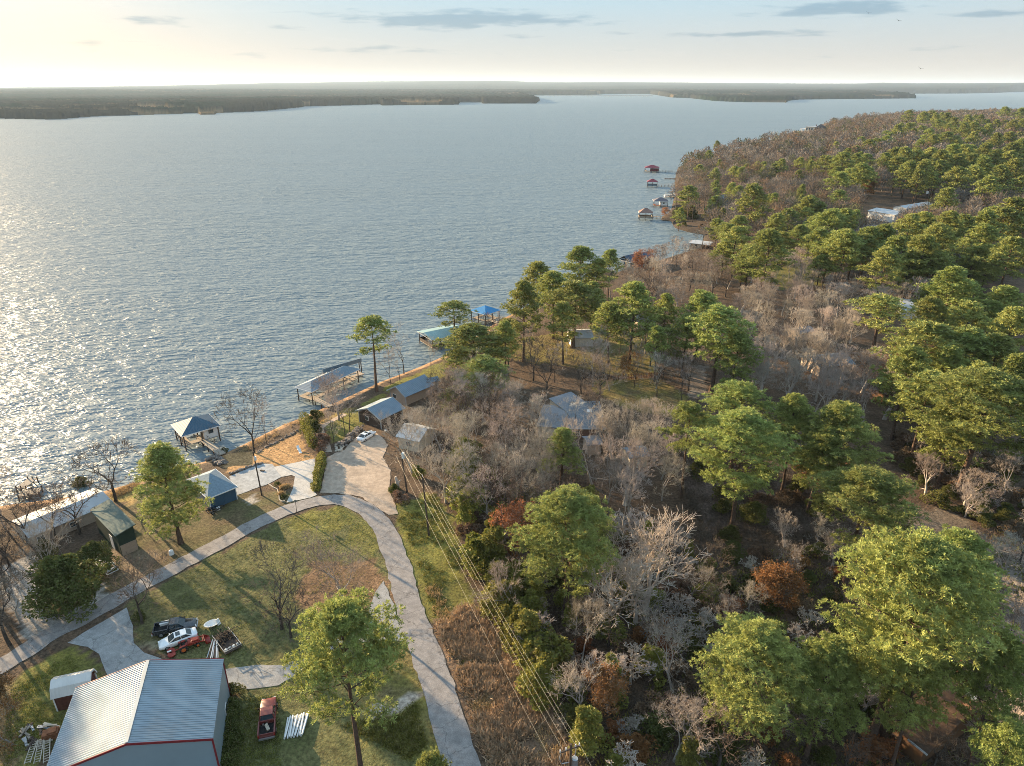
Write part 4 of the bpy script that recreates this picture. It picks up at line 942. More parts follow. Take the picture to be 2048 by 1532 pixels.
# --- gambrel shed
(cx, cy), yaw, L, W = fit(q('c1',385,1007), q('c1',655,945), q('c1',706,900), 2.2, side='p2'); W = max(W, 3.0)
sh = thing('garden_shed', 'small gambrel shed with pale metal roof and dark red walls', 'shed', (cx, cy, hz(cx, cy)), yaw); l, d = L/2, W/2
prof = [(-d,2.2),(-d*.62,3.25),(0,3.75),(d*.62,3.25),(d,2.2)]
w = MB(); w.loft([[(x,-d+.1,-.3),(x,d-.1,-.3)]+[(x,y*.97,z-.06) for y, z in prof[::-1]] for x in (-l+.15, l-.15)]); w.build('wall', M_BARNRED, sh)
r = MB()
for a, b in zip(prof[:-1], prof[1:]): r.slab([(-l-.1,a[0]*1.04,a[1]),(l+.1,a[0]*1.04,a[1]),(l+.1,b[0]*1.04,b[1]),(-l-.1,b[0]*1.04,b[1])], .08)
r.build('roof', M_SHEDR, sh)
def tb2(a_, b_, w_, h_): t_ = MB(); t_.beam(a_, b_, w_, h_); t_.build('trim', M_WHITE, sh)
for x in (-l+.1, l-.1):
    for y in (-d+.1, d-.1): tb2((x, y, -.15), (x, y, 2.12), .14, .14)
    for a, b in zip(prof[:-1], prof[1:]): tb2((x+(.2 if x > 0 else -.2), a[0], a[1]-.12), (x+(.2 if x > 0 else -.2), b[0], b[1]-.12), .06, .16)
dd = MB(); dd.box((l-.12,0,1.0), (.12,1.5,2.0)); dd.build('door', M_BARNRED, sh)
# --- blue garage
bldg('blue_garage', 'small dark blue garage with hipped blue grey shingle roof', 'garage', fit(q('d2',645,1330), q('d2',1055,1165), q('d2',880,905), 2.9, side='p2'), 2.9, 2.0, 'hip', M_BLUEW, M_SLATE, .35, trim=M_WHITE, win=[('y',0,1,1.5,1.0,1.0)], doors=[('y',-1.6,1,1.0,2.0,M_WHITE)])
# --- long white roof
bldg('long_white_building', 'long low building with white metal roof behind bare lakeside trees', 'building', fit(q('d1',380,1320), q('d1',1545,850), q('d1',1340,660), 2.3, side='p2'), 2.3, .7, 'gable', M_TANW, M_WHITER, .3, win=[('x',-5,-1,1.3,1.0,.8),('x',0,-1,1.3,1.0,.8),('x',5,-1,1.3,1.0,.8)])
# --- green roofed building
gb, _ = bldg('green_house', 'dark green building with mossy green roof and a white door', 'building', fit(q('d1',1225,970), q('d1',1560,1300), q('d1',1870,1190), 4.4, side='p2'), 4.4, .5, 'shed', M_GREENW, M_GREENR, .35, doors=[('x',1.6,-1,1.3,2.6,M_WHITE),('y',0,1,2.4,2.2,M_TANW)])
# --- houses by the shore
MT = M_GREYB
bldg('metal_roof_house', 'low dark house with ribbed blue grey metal roof beside the parked car', 'house', fit(q('c5',800,1190), q('c5',1000,1095), q('c5',640,1107), 2.8), 2.8, 1.5, 'gable', M_TIMBERD, MT, .5, trim=M_GUT, win=[('y',1.0,-1,1.5,1.0,.9)], doors=[('x',-1,-1,1.0,2.0,M_TANW)])
bldg('shore_house', 'house with grey blue metal roof and tan gable on the shore lawn', 'house', fit(q('c5',1000,1005), q('c5',1230,905), q('c5',740,1003), 2.9), 2.9, 1.6, 'gable', M_TANW, MT, .6, trim=M_GUT, win=[('y',1.2,-1,1.5,1.0,.9)])
bldg('lean_to_shed', 'small bright metal roofed shed at the far end of the shore house', 'shed', fit(q('c5',1170,900), q('c5',1275,880), q('c5',1240,855), 2.6, side='p2'), 2.6, .6, 'gable', M_TANW, M_GREYB, .3)
bldg('white_roof_cottage', 'cottage with pale roof behind bare trees right of the parked car', 'house', fit(q('c5',920,1330), q('c5',1110,1370), q('c5',1140,1240), 2.8, side='p2'), 2.8, 1.3, 'gable', M_CREAM, M_WHITER, .4, win=[('x',0,-1,1.5,1.0,.9)])
# --- the larger house under bare trees (two wings)
mh, _ = bldg('hipped_house', 'large low house with blue grey hipped roof among bare trees in the middle', 'house', fit(q('d4',700,520), q('d4',1235,520), q('d4',1080,150), 2.9, side='p1'), 2.9, 2.6, 'hip', M_BRICK, M_GREYRD, .5, win=[('x',-2,-1,1.5,1.4,1.0),('x',3,-1,1.5,1.2,1.0)], trim=M_GUT)
sk = MB(); sk.box((1.0,-2.2,4.6), (1.0,.9,.3), 0, Matrix.Rotation(R(28), 3, 'X')); sk.build('skylight', M_WHITE, mh)
wg, _ = bldg('flat_wing_house', 'brown grey low pitched wing joined to the hipped house', 'house', fit(q('d4',300,500), q('d4',660,520), q('d4',150,200), 2.7, side='p1'), 2.7, .7, 'gable', M_CREAM, M_GREYR, .4, trim=M_GUT, win=[('y',0,-1,1.4,1.6,1.1)])
bldg('back_wing_house', 'small grey roofed rear wing behind the hipped house', 'house', fit(q('d4',460,130), q('d4',740,330), q('d4',760,60), 3.2, side='p1'), 3.2, .5, 'shed', M_CREAM, M_GREYR, .2)
bldg('outbuilding', 'pale metal roofed outbuilding showing through a wide bare tree', 'shed', fit(q('d4',1560,930), q('d4',1840,890), q('d4',1880,730), 2.6, side='p2'), 2.6, .8, 'gable', M_CREAM, M_GREYB, .3, doors=[('x',0,-1,1.0,2.0,M_WHITE)])
bldg('carport_shed', 'pale roofed shed half hidden right of the small lone pine', 'shed', fit(q('d4',980,760), q('d4',1200,740), q('d4',1180,610), 2.4, side='p2'), 2.4, .5, 'gable', M_TANW, M_GREYR, .3)
bldg('canopy_shed', 'white metal canopy roof behind the lawn pines', 'shed', fit(q('c6',960,790), q('c6',1150,780), q('c6',1175,705), 2.6, side='p2'), 2.6, 1.0, 'gable', M_WHITE, M_WHITER, .3)
bldg('dark_roof_cottage', 'dark blue roofed cottage between lakeside pines', 'house', fit(q('c6',1150,545), q('c6',1270,520), q('c6',1280,455), 2.8, side='p2'), 2.8, 1.6, 'gable', M_BRICK, M_DARKR, .5)
bldg('grey_roof_cottage', 'grey roofed cottage right of the tall pine behind the fence', 'house', fit(q('c6',1490,650), q('c6',1640,650), q('c6',1650,590), 2.6, side='p2'), 2.6, 1.2, 'gable', M_TANW, M_GREYR, .4)
bldg('dark_roof_house', 'dark roofed house deep among pale bare trees', 'house', fit((1640,735),(1712,728),(1718,700), 2.7, side='p2'), 2.7, 1.4, 'gable', M_TANW, M_GREYRD, .4)  # roofed in the darker shingle grey
bldg('camper_shed', 'small grey roof in the clearing among pale bare trees', 'shed', fit((1598,668),(1632,662),(1624,650), 2.2, side='p2'), 2.2, .7, 'gable', M_TANW, M_GREYR, .3)
bldg('white_gable_house', 'white gabled house behind the broad flat pine', 'house', fit((1805,622),(1850,626),(1838,600), 2.8, side='p2'), 2.8, 1.3, 'gable', M_WHITE, M_WHITER, .3)
bldg('pale_roof_house', 'pale roofed house between pines near the right photo edge', 'house', fit((1930,648),(1972,640),(1960,622), 2.7, side='p2'), 2.7, 1.2, 'gable', M_CREAM, M_GREYB, .4)
bldg('tan_house', 'tan walled house at the foot of the orange leaved tree', 'house', fit((1770,790),(1812,780),(1800,762), 2.7, side='p2'), 2.7, 1.3, 'gable', M_OCHRE, M_BROWNR, .4)
# --- white sheds beyond the mid row of pines
for lab, a, b, c, eh in [('white shed with a gabled pale metal roof, leftmost of the far sheds',(1722,452),(1742,470),(1760,450),3.4),('wide white metal shed in the middle of the far sheds',(1735,422),(1790,432),(1800,405),3.8),('long pale shed roof, rightmost of the far sheds',(1812,420),(1868,408),(1862,400),3.2)]:
    bldg('metal_shed', lab, 'shed', fit(a, b, c, eh, side='p2'), eh, 1.0, 'gable', M_WHITE, M_WHITER, .3, group='white sheds in the forest clearing')
# --- brown roofed house at lower right
bh, (l, d, eh, rise, over, k) = bldg('brown_roof_house', 'brown leaf strewn shingle roof house at the lower right corner', 'house', fit(q('d8',150,975), q('d8',660,1380), q('d8',930,420), 3.2, side='p1'), 3.2, 1.7, 'gable', M_OCHRE, M_BROWNR, .7, chim=(1.5,2.2), doors=[('x',-1.2,-1,1.0,2.1,M_BROWNR)])
gt = MB(); gt.beam((0.2,-d-over-.08,eh-over*k+.05), (l+over,-d-over-.08,eh-over*k+.05), .16, .16); gt.build('gutter', M_GUT, bh)
bldg('brown_annex', 'second brown shingle roof behind the brown roofed house', 'house', fit(q('d8',1090,380), q('d8',1300,420), q('d8',1170,150), 3.2, side='p1'), 3.2, 1.0, 'gable', M_OCHRE, M_BROWNR, .5)
bldg('red_path_roof', 'narrow rust red roof edge at the right photo edge', 'shed', fit(q('d8',1480,120), q('d8',1860,230), q('d8',1800,90), 2.6, side='p2'), 2.6, .5, 'shed', M_OCHRE, mat('rust_roof', (.22,.07,.035), .8, var=.2), .3)
# --- bluff house and other houses far up the point
bf, (l, d, eh, rise, over, k) = bldg('bluff_house', 'large house with dark roof and cream wing on the far bluff above the lake', 'house', fit(q('d6',470,250), q('d6',610,240), q('d6',600,150), 7.0, side='p2'), 7.0, 4.5, 'hip', M_BRICK, M_DARKR, .8, chim=(-6,-1), win=[('x',-2,-1,4.5,1.6,2.2),('x',3,-1,4.5,1.6,2.2)])
ps = MB(); ps.box((-l-6.5, -1.5, 3.0), (13, 9, 10)); ps.build('side_wing', M_CREAM, bf); ps = MB(); ps.box((-l-6.5, -1.5, 8.18), (14, 10, .35)); ps.build('wing_roof', M_WHITER, bf)
for x_ in (-l-11, -l-7.5, -l-4): add_window(bf, x_, -6.0, 4.8, 1.8, 3.4, 'x', -1)
ps = MB(); ps.box((-l-17, -1, 5.2), (8, 6, .4)); [ps.tube((-l-x, y, -1), (-l-x, y, 5.0), .25, n=6) for x in (14, 20.5) for y in (-3.5, 1.5)]; ps.build('porch', M_WHITE, bf)
tr = MB(); tr.prism([(-l-30,-4),(-l-26,-9),(-l-14,-11),(-l-4,-9),(-l-4,-6.2),(-l-20,-3)], -3, 1.6); tr.build('terrace', M_TANW, bf)
for lab, a, b, c, eh, wm, rm in [('pale house with brown roof below the bluff house',q('d6',390,470),q('d6',560,480),q('d6',600,430),5,M_CREAM,M_BROWNR),('small tan house right below the bluff house',q('d6',590,500),q('d6',670,500),q('d6',680,440),5,M_TANW,M_BROWNR),
     ('long white building showing over the middle grove',q('d6',1095,580),q('d6',1240,580),q('d6',1250,540),5,M_WHITE,M_WHITER),('white chimneyed house among bare trees below the crest',q('d6',1290,290),q('d6',1360,300),q('d6',1370,260),5,M_WHITE,M_GREYR),('wide grey roofed house near the crest with two chimneys',q('d6',1380,230),q('d6',1540,230),q('d6',1550,180),5,M_CREAM,M_GREYR),
     ('blue grey roof low in the brown woods of the point',q('d6',130,650),q('d6',270,640),q('d6',280,610),4,M_CREAM,M_GREYB),('grey roof between pines on the point',(1436,398),(1458,396),(1458,388),4,M_CREAM,M_GREYB)]:
    bldg('far_house', lab, 'house', fit(a, b, c, eh, side='p2'), eh, 1.8, 'gable', wm, rm, .5)

# ------------------------------------------------------------------ boathouses and docks
def boathouse(label, F_, z_eave, rise, kind, roofm, deckz=1.2, room=None, rail=None, walk=None, posts=(3,2), wallm=M_WHITE, group=None, over=.5, name='boathouse', deckm=M_DECK, skirt=False):
    (cx, cy), yaw, L, W = F_; o = thing(name, label, 'boathouse', (cx, cy, 0), yaw, group); l, d = L/2-over, W/2-over; k = rise/(W/2-over)
    r = MB(); t = .12; e = d+over; lx = l+over; ze = z_eave-over*k*0
    if kind == 'hip':
        h2 = max(.02, lx-e); A = [(-lx,-e,ze),(lx,-e,ze),(lx,e,ze),(-lx,e,ze)]; B = [(x,y,z-t) for x,y,z in A]
        r.add(A+[(-h2,0,ze+rise),(h2,0,ze+rise)]+B, [(0,1,5,4),(1,2,5),(2,3,4,5),(3,0,4),(6,7,1,0),(7,8,2,1),(8,9,3,2),(9,6,0,3),(9,8,7,6)])
    elif kind == 'gable':
        for s in (-1, 1): r.slab([(-lx,s*e,ze),(lx,s*e,ze),(lx,0,ze+rise),(-lx,0,ze+rise)], t)
    if kind != 'none':
        ro = r.build('roof', roofm, o)
        tm = MB(); [tm.beam((*a, ze-.08), (*b, ze-.08), .08, .18) for a, b in (((-lx,-e),(lx,-e)),((lx,-e),(lx,e)),((lx,e),(-lx,e)),((-lx,e),(-lx,-e)))]; tm.build('fascia', M_WHITE if kind == 'hip' else M_GUT, ro)
    dk = MB(); ww = 1.3
    for s in (-1, 1): dk.box((0, s*(d-ww/2), deckz), (2*l, ww, .18)); dk.box((s*(l-ww/2), 0, deckz-.003), (ww, 2*d-2*ww-.01, .18))
    dk.build('deck', deckm, o)
    for i in range(posts[0]):
        for j in range(posts[1]):
            x = -l+2*l*i/(posts[0]-1); y = -d+2*d*j/(posts[1]-1); pm = MB(); pm.tube((x, y, -2.5), (x, y, ze if kind != 'none' else deckz+.6), .14, n=7); pm.build('post', M_TIMBERD, o)
    if room:
        x0, x1, y0, y1 = room; rm = MB(); rm.box(((x0+x1)/2*l, (y0+y1)/2*d, (deckz+ze)/2), ((x1-x0)*l, (y1-y0)*d, ze-deckz-.04)); rr = rm.build('room', wallm, o)
        dw = MB(); dw.box((x0*l-.03, (y0+y1)/2*d, deckz+1.1), (.08, .9, 2.0)); dw.build('door', M_TIMBERD, rr); wn = MB(); wn.box(((x0+x1)/2*l, y0*d-.03, deckz+1.6), (1.0,.08,.8)); wn.build('window', M_GLASS, rr)
    if skirt:
        sk_ = MB(); [sk_.box((0, s*d, deckz+.55), (2*l, .08, .9)) for s in (-1,1)]; [sk_.box((s*l, 0, deckz+.55), (.08, 2*d-.1, .9)) for s in (-1,1)]; sk_.build('railing', wallm, o)
    if rail:
        for (a, b) in rail:
            rl = MB(); A = Vector((a[0]*l, a[1]*d, deckz)); B = Vector((b[0]*l, b[1]*d, deckz)); n = max(2, int((B-A).length/1.4))
            for i in range(n+1): p = A.lerp(B, i/n); rl.tube(p, p+Vector((0,0,1.5)), .07, n=6)
            rl.beam(A+Vector((0,0,1.35)), B+Vector((0,0,1.35)), .06, .14); rl.beam(A+Vector((0,0,.8)), B+Vector((0,0,.8)), .05, .1); rl.build('railing', M_TIMBERD, o)
    if walk:
        P = [Vector(p) for p in walk]; M_ = Matrix.Translation((cx, cy, 0)) @ Matrix.Rotation(yaw, 4, 'Z'); Mi = M_.inverted(); P = [Mi @ p for p in P]; wk = MB(); wk.beam(P[0], P[1], 1.5, .16); wo = wk.build('walkway', deckm, o)
        dv = (P[1]-P[0]); sdv = dv.cross(Vector((0,0,1))).normalized(); n = max(2, int(dv.length/2.6)); pl = MB(); rl = MB()
        for i in range(n+1):
            for s in (-.68, .68): p = P[0].lerp(P[1], i/n)+sdv*s; pl.tube(p-Vector((0,0,3)), p-Vector((0,0,.08)), .1, n=6); rl.tube(p, p+Vector((0,0,.9)), .05, n=5)
        for s in (-.68, .68): rl.beam(P[0]+sdv*s+Vector((0,0,.9)), P[1]+sdv*s+Vector((0,0,.9)), .08, .06)
        pl.build('piling', M_TIMBERD, wo); rl.build('railing', M_TIMBER, wo)
    return o
W0 = 0.0
boathouse('boathouse with dark blue hipped roof, white room and timber walkway', fit(q('d2',290,500), q('d2',825,345), q('d2',135,335), 3.9, W0, 'p1'), 3.9, 2.0, 'hip', M_BLUER, 1.3, (.15,.98,-.98,-.1), rail=[((-1,-1),(-1,1))], walk=[atz(*q('d2',540,500),1.3), atz(*q('d2',850,740),1.3)], posts=(3,3))
boathouse('long boathouse with pale blue metal hip roof beside the bare shore tree', fit(q('c5',250,975), q('c5',640,790), q('c5',135,925), 3.8, W0, 'p1'), 3.8, 1.3, 'hip', M_GREYB, 1.2, walk=[atz(*q('c5',250,1010),1.2), atz(*q('c5',400,1090),1.4)], posts=(4,2))
boathouse('rear boathouse roof edge behind the long pale blue boathouse', fit(q('c5',340,820), q('c5',650,730), q('c5',270,840), 4.2, W0, 'p1'), 4.2, 1.0, 'gable', M_GREYB, 1.2, posts=(3,2))
boathouse('boathouse with greenish translucent roof on many dark posts', fit(q('c5',1210,560), q('c5',1490,500), q('c5',1090,490), 3.9, W0, 'p1'), 3.9, 1.0, 'gable', mat('green_metal', (.24,.36,.36), .45, .2, .4, .1, .6, bands=(0,.5,.5)), 1.1, posts=(5,2), skirt=True, wallm=M_TIMBERD)
boathouse('open pavilion with bright blue hipped metal roof over the water', fit(q('c5',1640,360), q('c5',1765,320), q('c5',1510,322), 3.8, W0, 'p1'), 3.8, 1.7, 'hip', M_BRIGHT, 1.1, posts=(3,3), walk=[atz(983,640,1.1), atz(1010,652,1.4)])
boathouse('dark slate blue double roofed boathouse at the lake edge', fit(q('c6',1440,180), q('c6',1640,140), q('c6',1350,150), 4.0, W0, 'p1'), 4.0, 2.2, 'gable', mat('navy_roof', (.035,.06,.10), .7, var=.1), 1.1, posts=(3,2), room=(-.9,.9,-.9,.9), wallm=M_BLUEW)
boathouse('white flat roofed boathouse in the cove', fit(q('r4',650,1118), q('r4',800,1135), q('r4',800,1065), 3.6, W0, 'p2'), 3.6, .5, 'gable', M_WHITER, 1.0, posts=(4,3), room=(-.95,.2,-.9,.9), wallm=M_CREAM)
FB = 'boathouses in a line below the wooded point'
boathouse('burgundy roofed boathouse farthest out, red walls', fit(q('d5',190,262), q('d5',490,270), q('d5',450,225), 4.0, W0, 'p2'), 4.0, 2.2, 'hip', M_BRR, 1.0, posts=(3,2), room=(-.2,.98,-.95,.95), wallm=mat('burgundy_wall', (.14,.02,.03), .7), walk=[atz(*q('d5',490,330),1.0), atz(*q('d5',760,335),1.0)], group=FB)
boathouse('second burgundy roofed boathouse with open sides and long jetty', fit(q('d5',245,550), q('d5',470,555), q('d5',430,500), 4.2, W0, 'p2'), 4.2, 2.0, 'hip', M_BRR, 1.2, posts=(3,2), skirt=True, wallm=M_GREYB, walk=[atz(*q('d5',470,615),1.2), atz(*q('d5',820,612),1.2)], group=FB)
boathouse('grey roofed boathouse with white walls and reddish deck', fit(q('d5',380,945), q('d5',690,950), q('d5',780,890), 3.8, W0, 'p2'), 3.8, 2.0, 'hip', mat('mauve_shingles', (.12,.11,.13), .85, var=.12), 1.0, posts=(3,2), room=(-.1,.95,-.95,.9), wallm=M_WHITE, group=FB, deckm=mat('red_deck', (.25,.08,.04), .8))
boathouse('brown roofed boathouse with wide tan deck beside the orange spit', fit(q('d5',80,1185), q('d5',380,1190), q('d5',330,1110), 4.4, W0, 'p2'), 4.4, 2.4, 'hip', mat('brown_roof', (.20,.12,.10), .85, var=.12), 1.4, posts=(3,2), skirt=True, wallm=M_TIMBER, walk=[atz(*q('d5',370,1250),1.2), atz(*q('d5',520,1265),1.2)], group=FB)
# docks
def dock(label, pts, z, w, name='dock', m=M_DECK):
    a, b = [atz(*p, z) for p in pts]; c = (a+b)/2; o = thing(name, label, 'dock', (c.x, c.y, 0), math.atan2((b-a).y, (b-a).x)); L = (b-a).length
    k = MB(); k.box((0,0,z), (L, w, .2)); k.build('deck', m, o); n = max(2, int(L/3))
    pm = MB()
    for i in range(n+1):
        for s in (-1, 1): pm.tube((-L/2+L*i/n, s*w*.48, -2), (-L/2+L*i/n, s*w*.48, z+.5), .12, n=6)
    pm.build('piling', M_TIMBERD, o); return o
dock('grey timber lake platform left of the bare trees', (q('d1',300,590), q('d1',430,590)), .9, 3.6)
dock('slatted dock walkway joined to the grey lake platform', (q('d1',270,740), q('d1',550,690)), 1.0, 2.4, m=M_TIMBER)
dock('small dark jetty between the two burgundy boathouses', ((1330,357),(1350,357)), .8, 2.0, m=M_TIMBERD)
dock('low timber jetty beneath the covered white boat', ((1330,394),(1358,392)), .8, 2.0)
# boat under a blue canopy
p = atz(*q('d5',710,840), .2); bo = thing('motor_boat', 'white motor boat with blue canopy moored off the point', 'boat', (p.x, p.y, 0), .15)
hm = MB(); hm.loft([[(x, -w, 1.1), (x, w, 1.1), (x, w*.7, -.1), (x, -w*.7, -.1)] for x, w in ((-4,1.4),(1.5,1.45),(3.4,1.0),(4.6,.15))]); hm.build('hull', M_WHITE, bo)
cn = MB(); cn.loft([[(x, -1.5, 3.0), (x, 1.5, 3.0), (x, 1.2, 3.25), (x, -1.2, 3.25)] for x in (-3,2.4)]); cn.build('canopy', M_BLUER, bo)
cp = MB(); [cp.tube((x, y, 1.0), (x, y, 3.0), .05, n=5) for x in (-2.8,2.2) for y in (-1.3,1.3)]; cp.build('canopy_frame', M_STEEL, bo)
# sail boat mast near the dark boathouse
p = atz(1282,511,0); sb = thing('sailboat', 'small sailboat with bare mast behind the dark blue boathouse', 'boat', (p.x, p.y, 0), .4)
hm = MB(); hm.loft([[(x, -w, .8), (x, w, .8), (x, w*.6, -.1), (x, -w*.6, -.1)] for x, w in ((-3,.9),(1,1.0),(3.4,.1))]); hm.build('hull', M_WHITE, sb); ms = MB(); ms.tube((.3,0,.7), (.3,0,10), .06, .04, n=6); ms.build('mast', M_WHITE, sb); bm_ = MB(); bm_.tube((.3,0,1.7), (-2.6,0,1.8), .12, n=6); bm_.build('boom', M_BLUER, sb)
# far causeway bridge
a = atz(1069,193.3,0); b = atz(1306,193.3,0); c = (a+b)/2; br = thing('causeway_bridge', 'long low bridge crossing the far end of the lake', 'bridge', (c.x, c.y, 0), math.atan2((b-a).y, (b-a).x)); L = (b-a).length
k = MB(); k.box((0,0,9), (L, 11, 2.2)); k.build('deck', M_CONC, br); k = MB(); [k.box((0,s*5.4,10.7), (L,.3,1.1)) for s in (-1,1)]; k.build('parapet', M_CONC, br)
for i in range(28):
    x = -L/2+L*(i+.5)/28; k = MB(); k.box((x,0,3), (2.2,8,10.9)); k.build('pier', M_CONC, br)
# ------------------------------------------------------------------ vehicles
M_CARW = mat('white_car_paint', (.72,.73,.74), .25, spec=.5, var=0, coat=.6); M_CARB = mat('black_car_paint', (.018,.022,.03), .2, spec=.5, var=0, coat=.7); M_CARR = mat('faded_red_paint', (.15,.032,.028), .4, spec=.4, var=.1, coat=.2)
M_TYRE = mat('tyre_rubber', (.02,.02,.02), .9, var=0); M_CHROME = mat('rim_metal', (.5,.5,.52), .3, .8, .5, 0); M_LAMP = mat('lamp_glass', (.7,.7,.68), .15, spec=.6, var=0); M_TAIL = mat('tail_lamp', (.3,.02,.02), .25, var=0); M_TRED = mat('tractor_red', (.26,.035,.025), .45, var=.1); M_ORNG = mat('wheel_orange', (.5,.12,.03), .5, var=.1)
def wheel(par, x, y, r, w, rim=M_CHROME):
    t = MB(); t.tube((x, y-w/2, r), (x, y+w/2, r), r, n=18); o = t.build('wheel', M_TYRE, par, True); s = 1 if y > 0 else -1
    m = MB(); m.tube((x, y+s*(w/2-.02), r), (x, y+s*(w/2+.015), r), r*.62, r*.55, n=14); m.build('rim', rim, o)
def ring(x, w, z0, z1, tw=.86, bev=.1):
    """closed 10 point section at station x: half width w, sill z0, top z1"""
    h = z1-z0
    pts = [(-w*.9,z0),(-w,z0+h*.25),(-w,z0+h*.62),(-w*.97,z1-bev*.5),(-w*tw,z1),(w*tw,z1),(w*.97,z1-bev*.5),(w,z0+h*.62),(w,z0+h*.25),(w*.9,z0)]
    return [(x, y, z) for y, z in pts]
def sedan(loc, yaw, label, paint_):
    o = thing('sedan_car', label, 'car', loc, yaw)
    b = MB(); b.loft([ring(x, w, z0, z1) for x, w, z0, z1 in ((-2.4,.70,.42,.82),(-2.3,.84,.3,.96),(-1.5,.9,.22,1.0),(-.9,.91,.2,.98),(.7,.91,.2,.96),(1.2,.9,.22,.93),(1.9,.86,.25,.82),(2.28,.76,.3,.70),(2.38,.62,.38,.6))]); body = b.build('body', paint_, o, True)
    g = MB(); g.loft([[(x0,-y0,z0),(x0,y0,z0),(x1,y1,z1),(x1,-y1,z1)] for x0,y0,z0,x1,y1,z1 in ((-1.75,.74,.97,-1.05,.6,1.40),(1.15,.76,.93,.32,.6,1.40))]); g.build('window_band', M_GLASS, o)
    r = MB(); r.loft([[(x,-w,z),(x,w,z),(x,w*.9,z+.05),(x,-w*.9,z+.05)] for x, w, z in ((-1.12,.63,1.39),(-.4,.66,1.43),(.36,.63,1.39))]); 
    for s in (-1, 1): r.beam((1.13,s*.75,.95), (.34,s*.62,1.41), .07, .07); r.beam((-1.74,s*.73,.98), (-1.06,s*.62,1.41), .09, .07); r.beam((-.4,s*.775,.97), (-.38,s*.655,1.41), .08, .05)
    r.build('roof', paint_, o); sr = MB(); sr.box((-.1,0,1.482), (.55,.8,.012)); sr.build('sunroof', M_GLASS, o)
    for x in (-1.42, 1.42):
        for s in (-1, 1): wheel(o, x, s*.80, .32, .22)
    for s in (-1, 1):
        h = MB(); h.box((2.22,s*.58,.66), (.26,.3,.14), s*-.3); h.build('headlight', M_LAMP, o); h = MB(); h.box((-2.32,s*.62,.80), (.14,.3,.15), s*.2); h.build('taillight', M_TAIL, o); h = MB(); h.box((.85,s*.98,1.0), (.16,.2,.13)); h.build('mirror', paint_, o)
    h = MB(); h.box((-2.41,0,.6), (.03,.5,.14)); h.build('number_plate', M_WHITE, o); return o
def pickup(loc, yaw, label, paint_, cabl=1.7, bedfill=None, sc=1.0):
    o = thing('pickup_truck', label, 'pickup truck', loc, yaw); o.scale = (sc, sc, sc)
    cf = .95; cbk = cf-cabl
    b = MB(); b.loft([ring(x, w, z0, z1, .9) for x, w, z0, z1 in ((cbk,.92,.45,1.12),(cf,.93,.42,1.12),(1.2,.93,.45,1.10),(2.1,.9,.45,1.02),(2.55,.84,.45,.93),(2.66,.7,.5,.8))]); b.build('body', paint_, o, True)
    g = MB(); g.loft([[(x0,-y0,z0),(x0,y0,z0),(x1,y1,z1),(x1,-y1,z1)] for x0,y0,z0,x1,y1,z1 in ((cbk+.05,.82,1.1,cbk+.25,.68,1.68),(cf+.25,.84,1.1,cf-.45,.68,1.68))]); g.build('window_band', M_GLASS, o)
    r = MB(); r.loft([[(x,-w,z),(x,w,z),(x,w*.9,z+.06),(x,-w*.9,z+.06)] for x, w, z in ((cbk+.2,.71,1.67),((cbk+cf)/2,.73,1.71),(cf-.4,.71,1.67))])
    for s in (-1, 1): r.beam((cf+.24,s*.83,1.11), (cf-.42,s*.7,1.69), .08, .08); r.beam((cbk+.06,s*.82,1.11), (cbk+.22,s*.7,1.69), .12, .1); r.beam((cbk+cabl*.5,s*.83,1.11), (cbk+cabl*.45,s*.71,1.69), .1, .06)
    r.build('roof', paint_, o)
    bd = MB(); x0 = -2.75; x1 = cbk-.06; xm = (x0+x1)/2
    bd.box((xm,0,.62), (x1-x0,1.78,.14))
    for s in (-1, 1): bd.box((xm,s*.88,.86), (x1-x0,.1,.62)); bd.box((xm,s*.88,1.185), (x1-x0+.02,.14,.05))
    bd.box((x1-.04,0,.86), (.08,1.66,.6)); bd.box((x0+.04,0,.86), (.08,1.66,.6)); bd.build('truck_bed', paint_, o)
    ln = MB(); ln.box((xm,0,.70), (x1-x0-.18,1.64,.03)); ln.build('bed_liner', M_BLK, o)
    bp = MB(); bp.box((-2.86,0,.55), (.16,1.7,.2)); bp.build('rear_bumper', M_CHROME, o); bp = MB(); bp.box((2.7,0,.52), (.14,1.6,.22)); bp.build('front_bumper', M_CHROME, o)
    for x in (-1.75, 1.75):
        for s in (-1, 1): wheel(o, x, s*.83, .38, .26)
    for s in (-1, 1):
        h = MB(); h.box((2.56,s*.62,.8), (.2,.34,.18), s*-.2); h.build('headlight', M_LAMP, o); h = MB(); h.box((-2.78,s*.86,.95), (.08,.12,.3)); h.build('taillight', M_TAIL, o); h = MB(); h.box((1.0,s*1.04,1.16), (.14,.22,.18)); h.build('mirror', M_BLK, o)
    return o, xm
def yaw_of(a, b):
    A, B = at(*a), at(*b); return math.atan2(B.y-A.y, B.x-A.x)
def gp(k, x, y):
    p = at(*q(k, x, y)); return (p.x, p.y, p.z)
tk, xm = pickup(gp('d3',650,520), yaw_of(q('d3',230,600), q('d3',1040,440)), 'black pickup truck with open bed parked beside the white sedan', M_CARB, 1.75)
sedan(gp('d3',690,760), yaw_of(q('d3',960,650), q('d3',400,850)), 'white sedan parked between the black pickup and the red tractor', M_CARW)
sedan(gp('d7',1240,800), yaw_of(q('d7',1130,860), q('d7',1340,730)), 'white sedan parked alone at the gravel circle by the houses', M_CARW)
tk2, _ = pickup(gp('c2',487,1215), yaw_of(q('c2',480,1325), q('c2',495,1095)), 'faded red pickup truck beside the metal barn', M_CARR, 1.75)
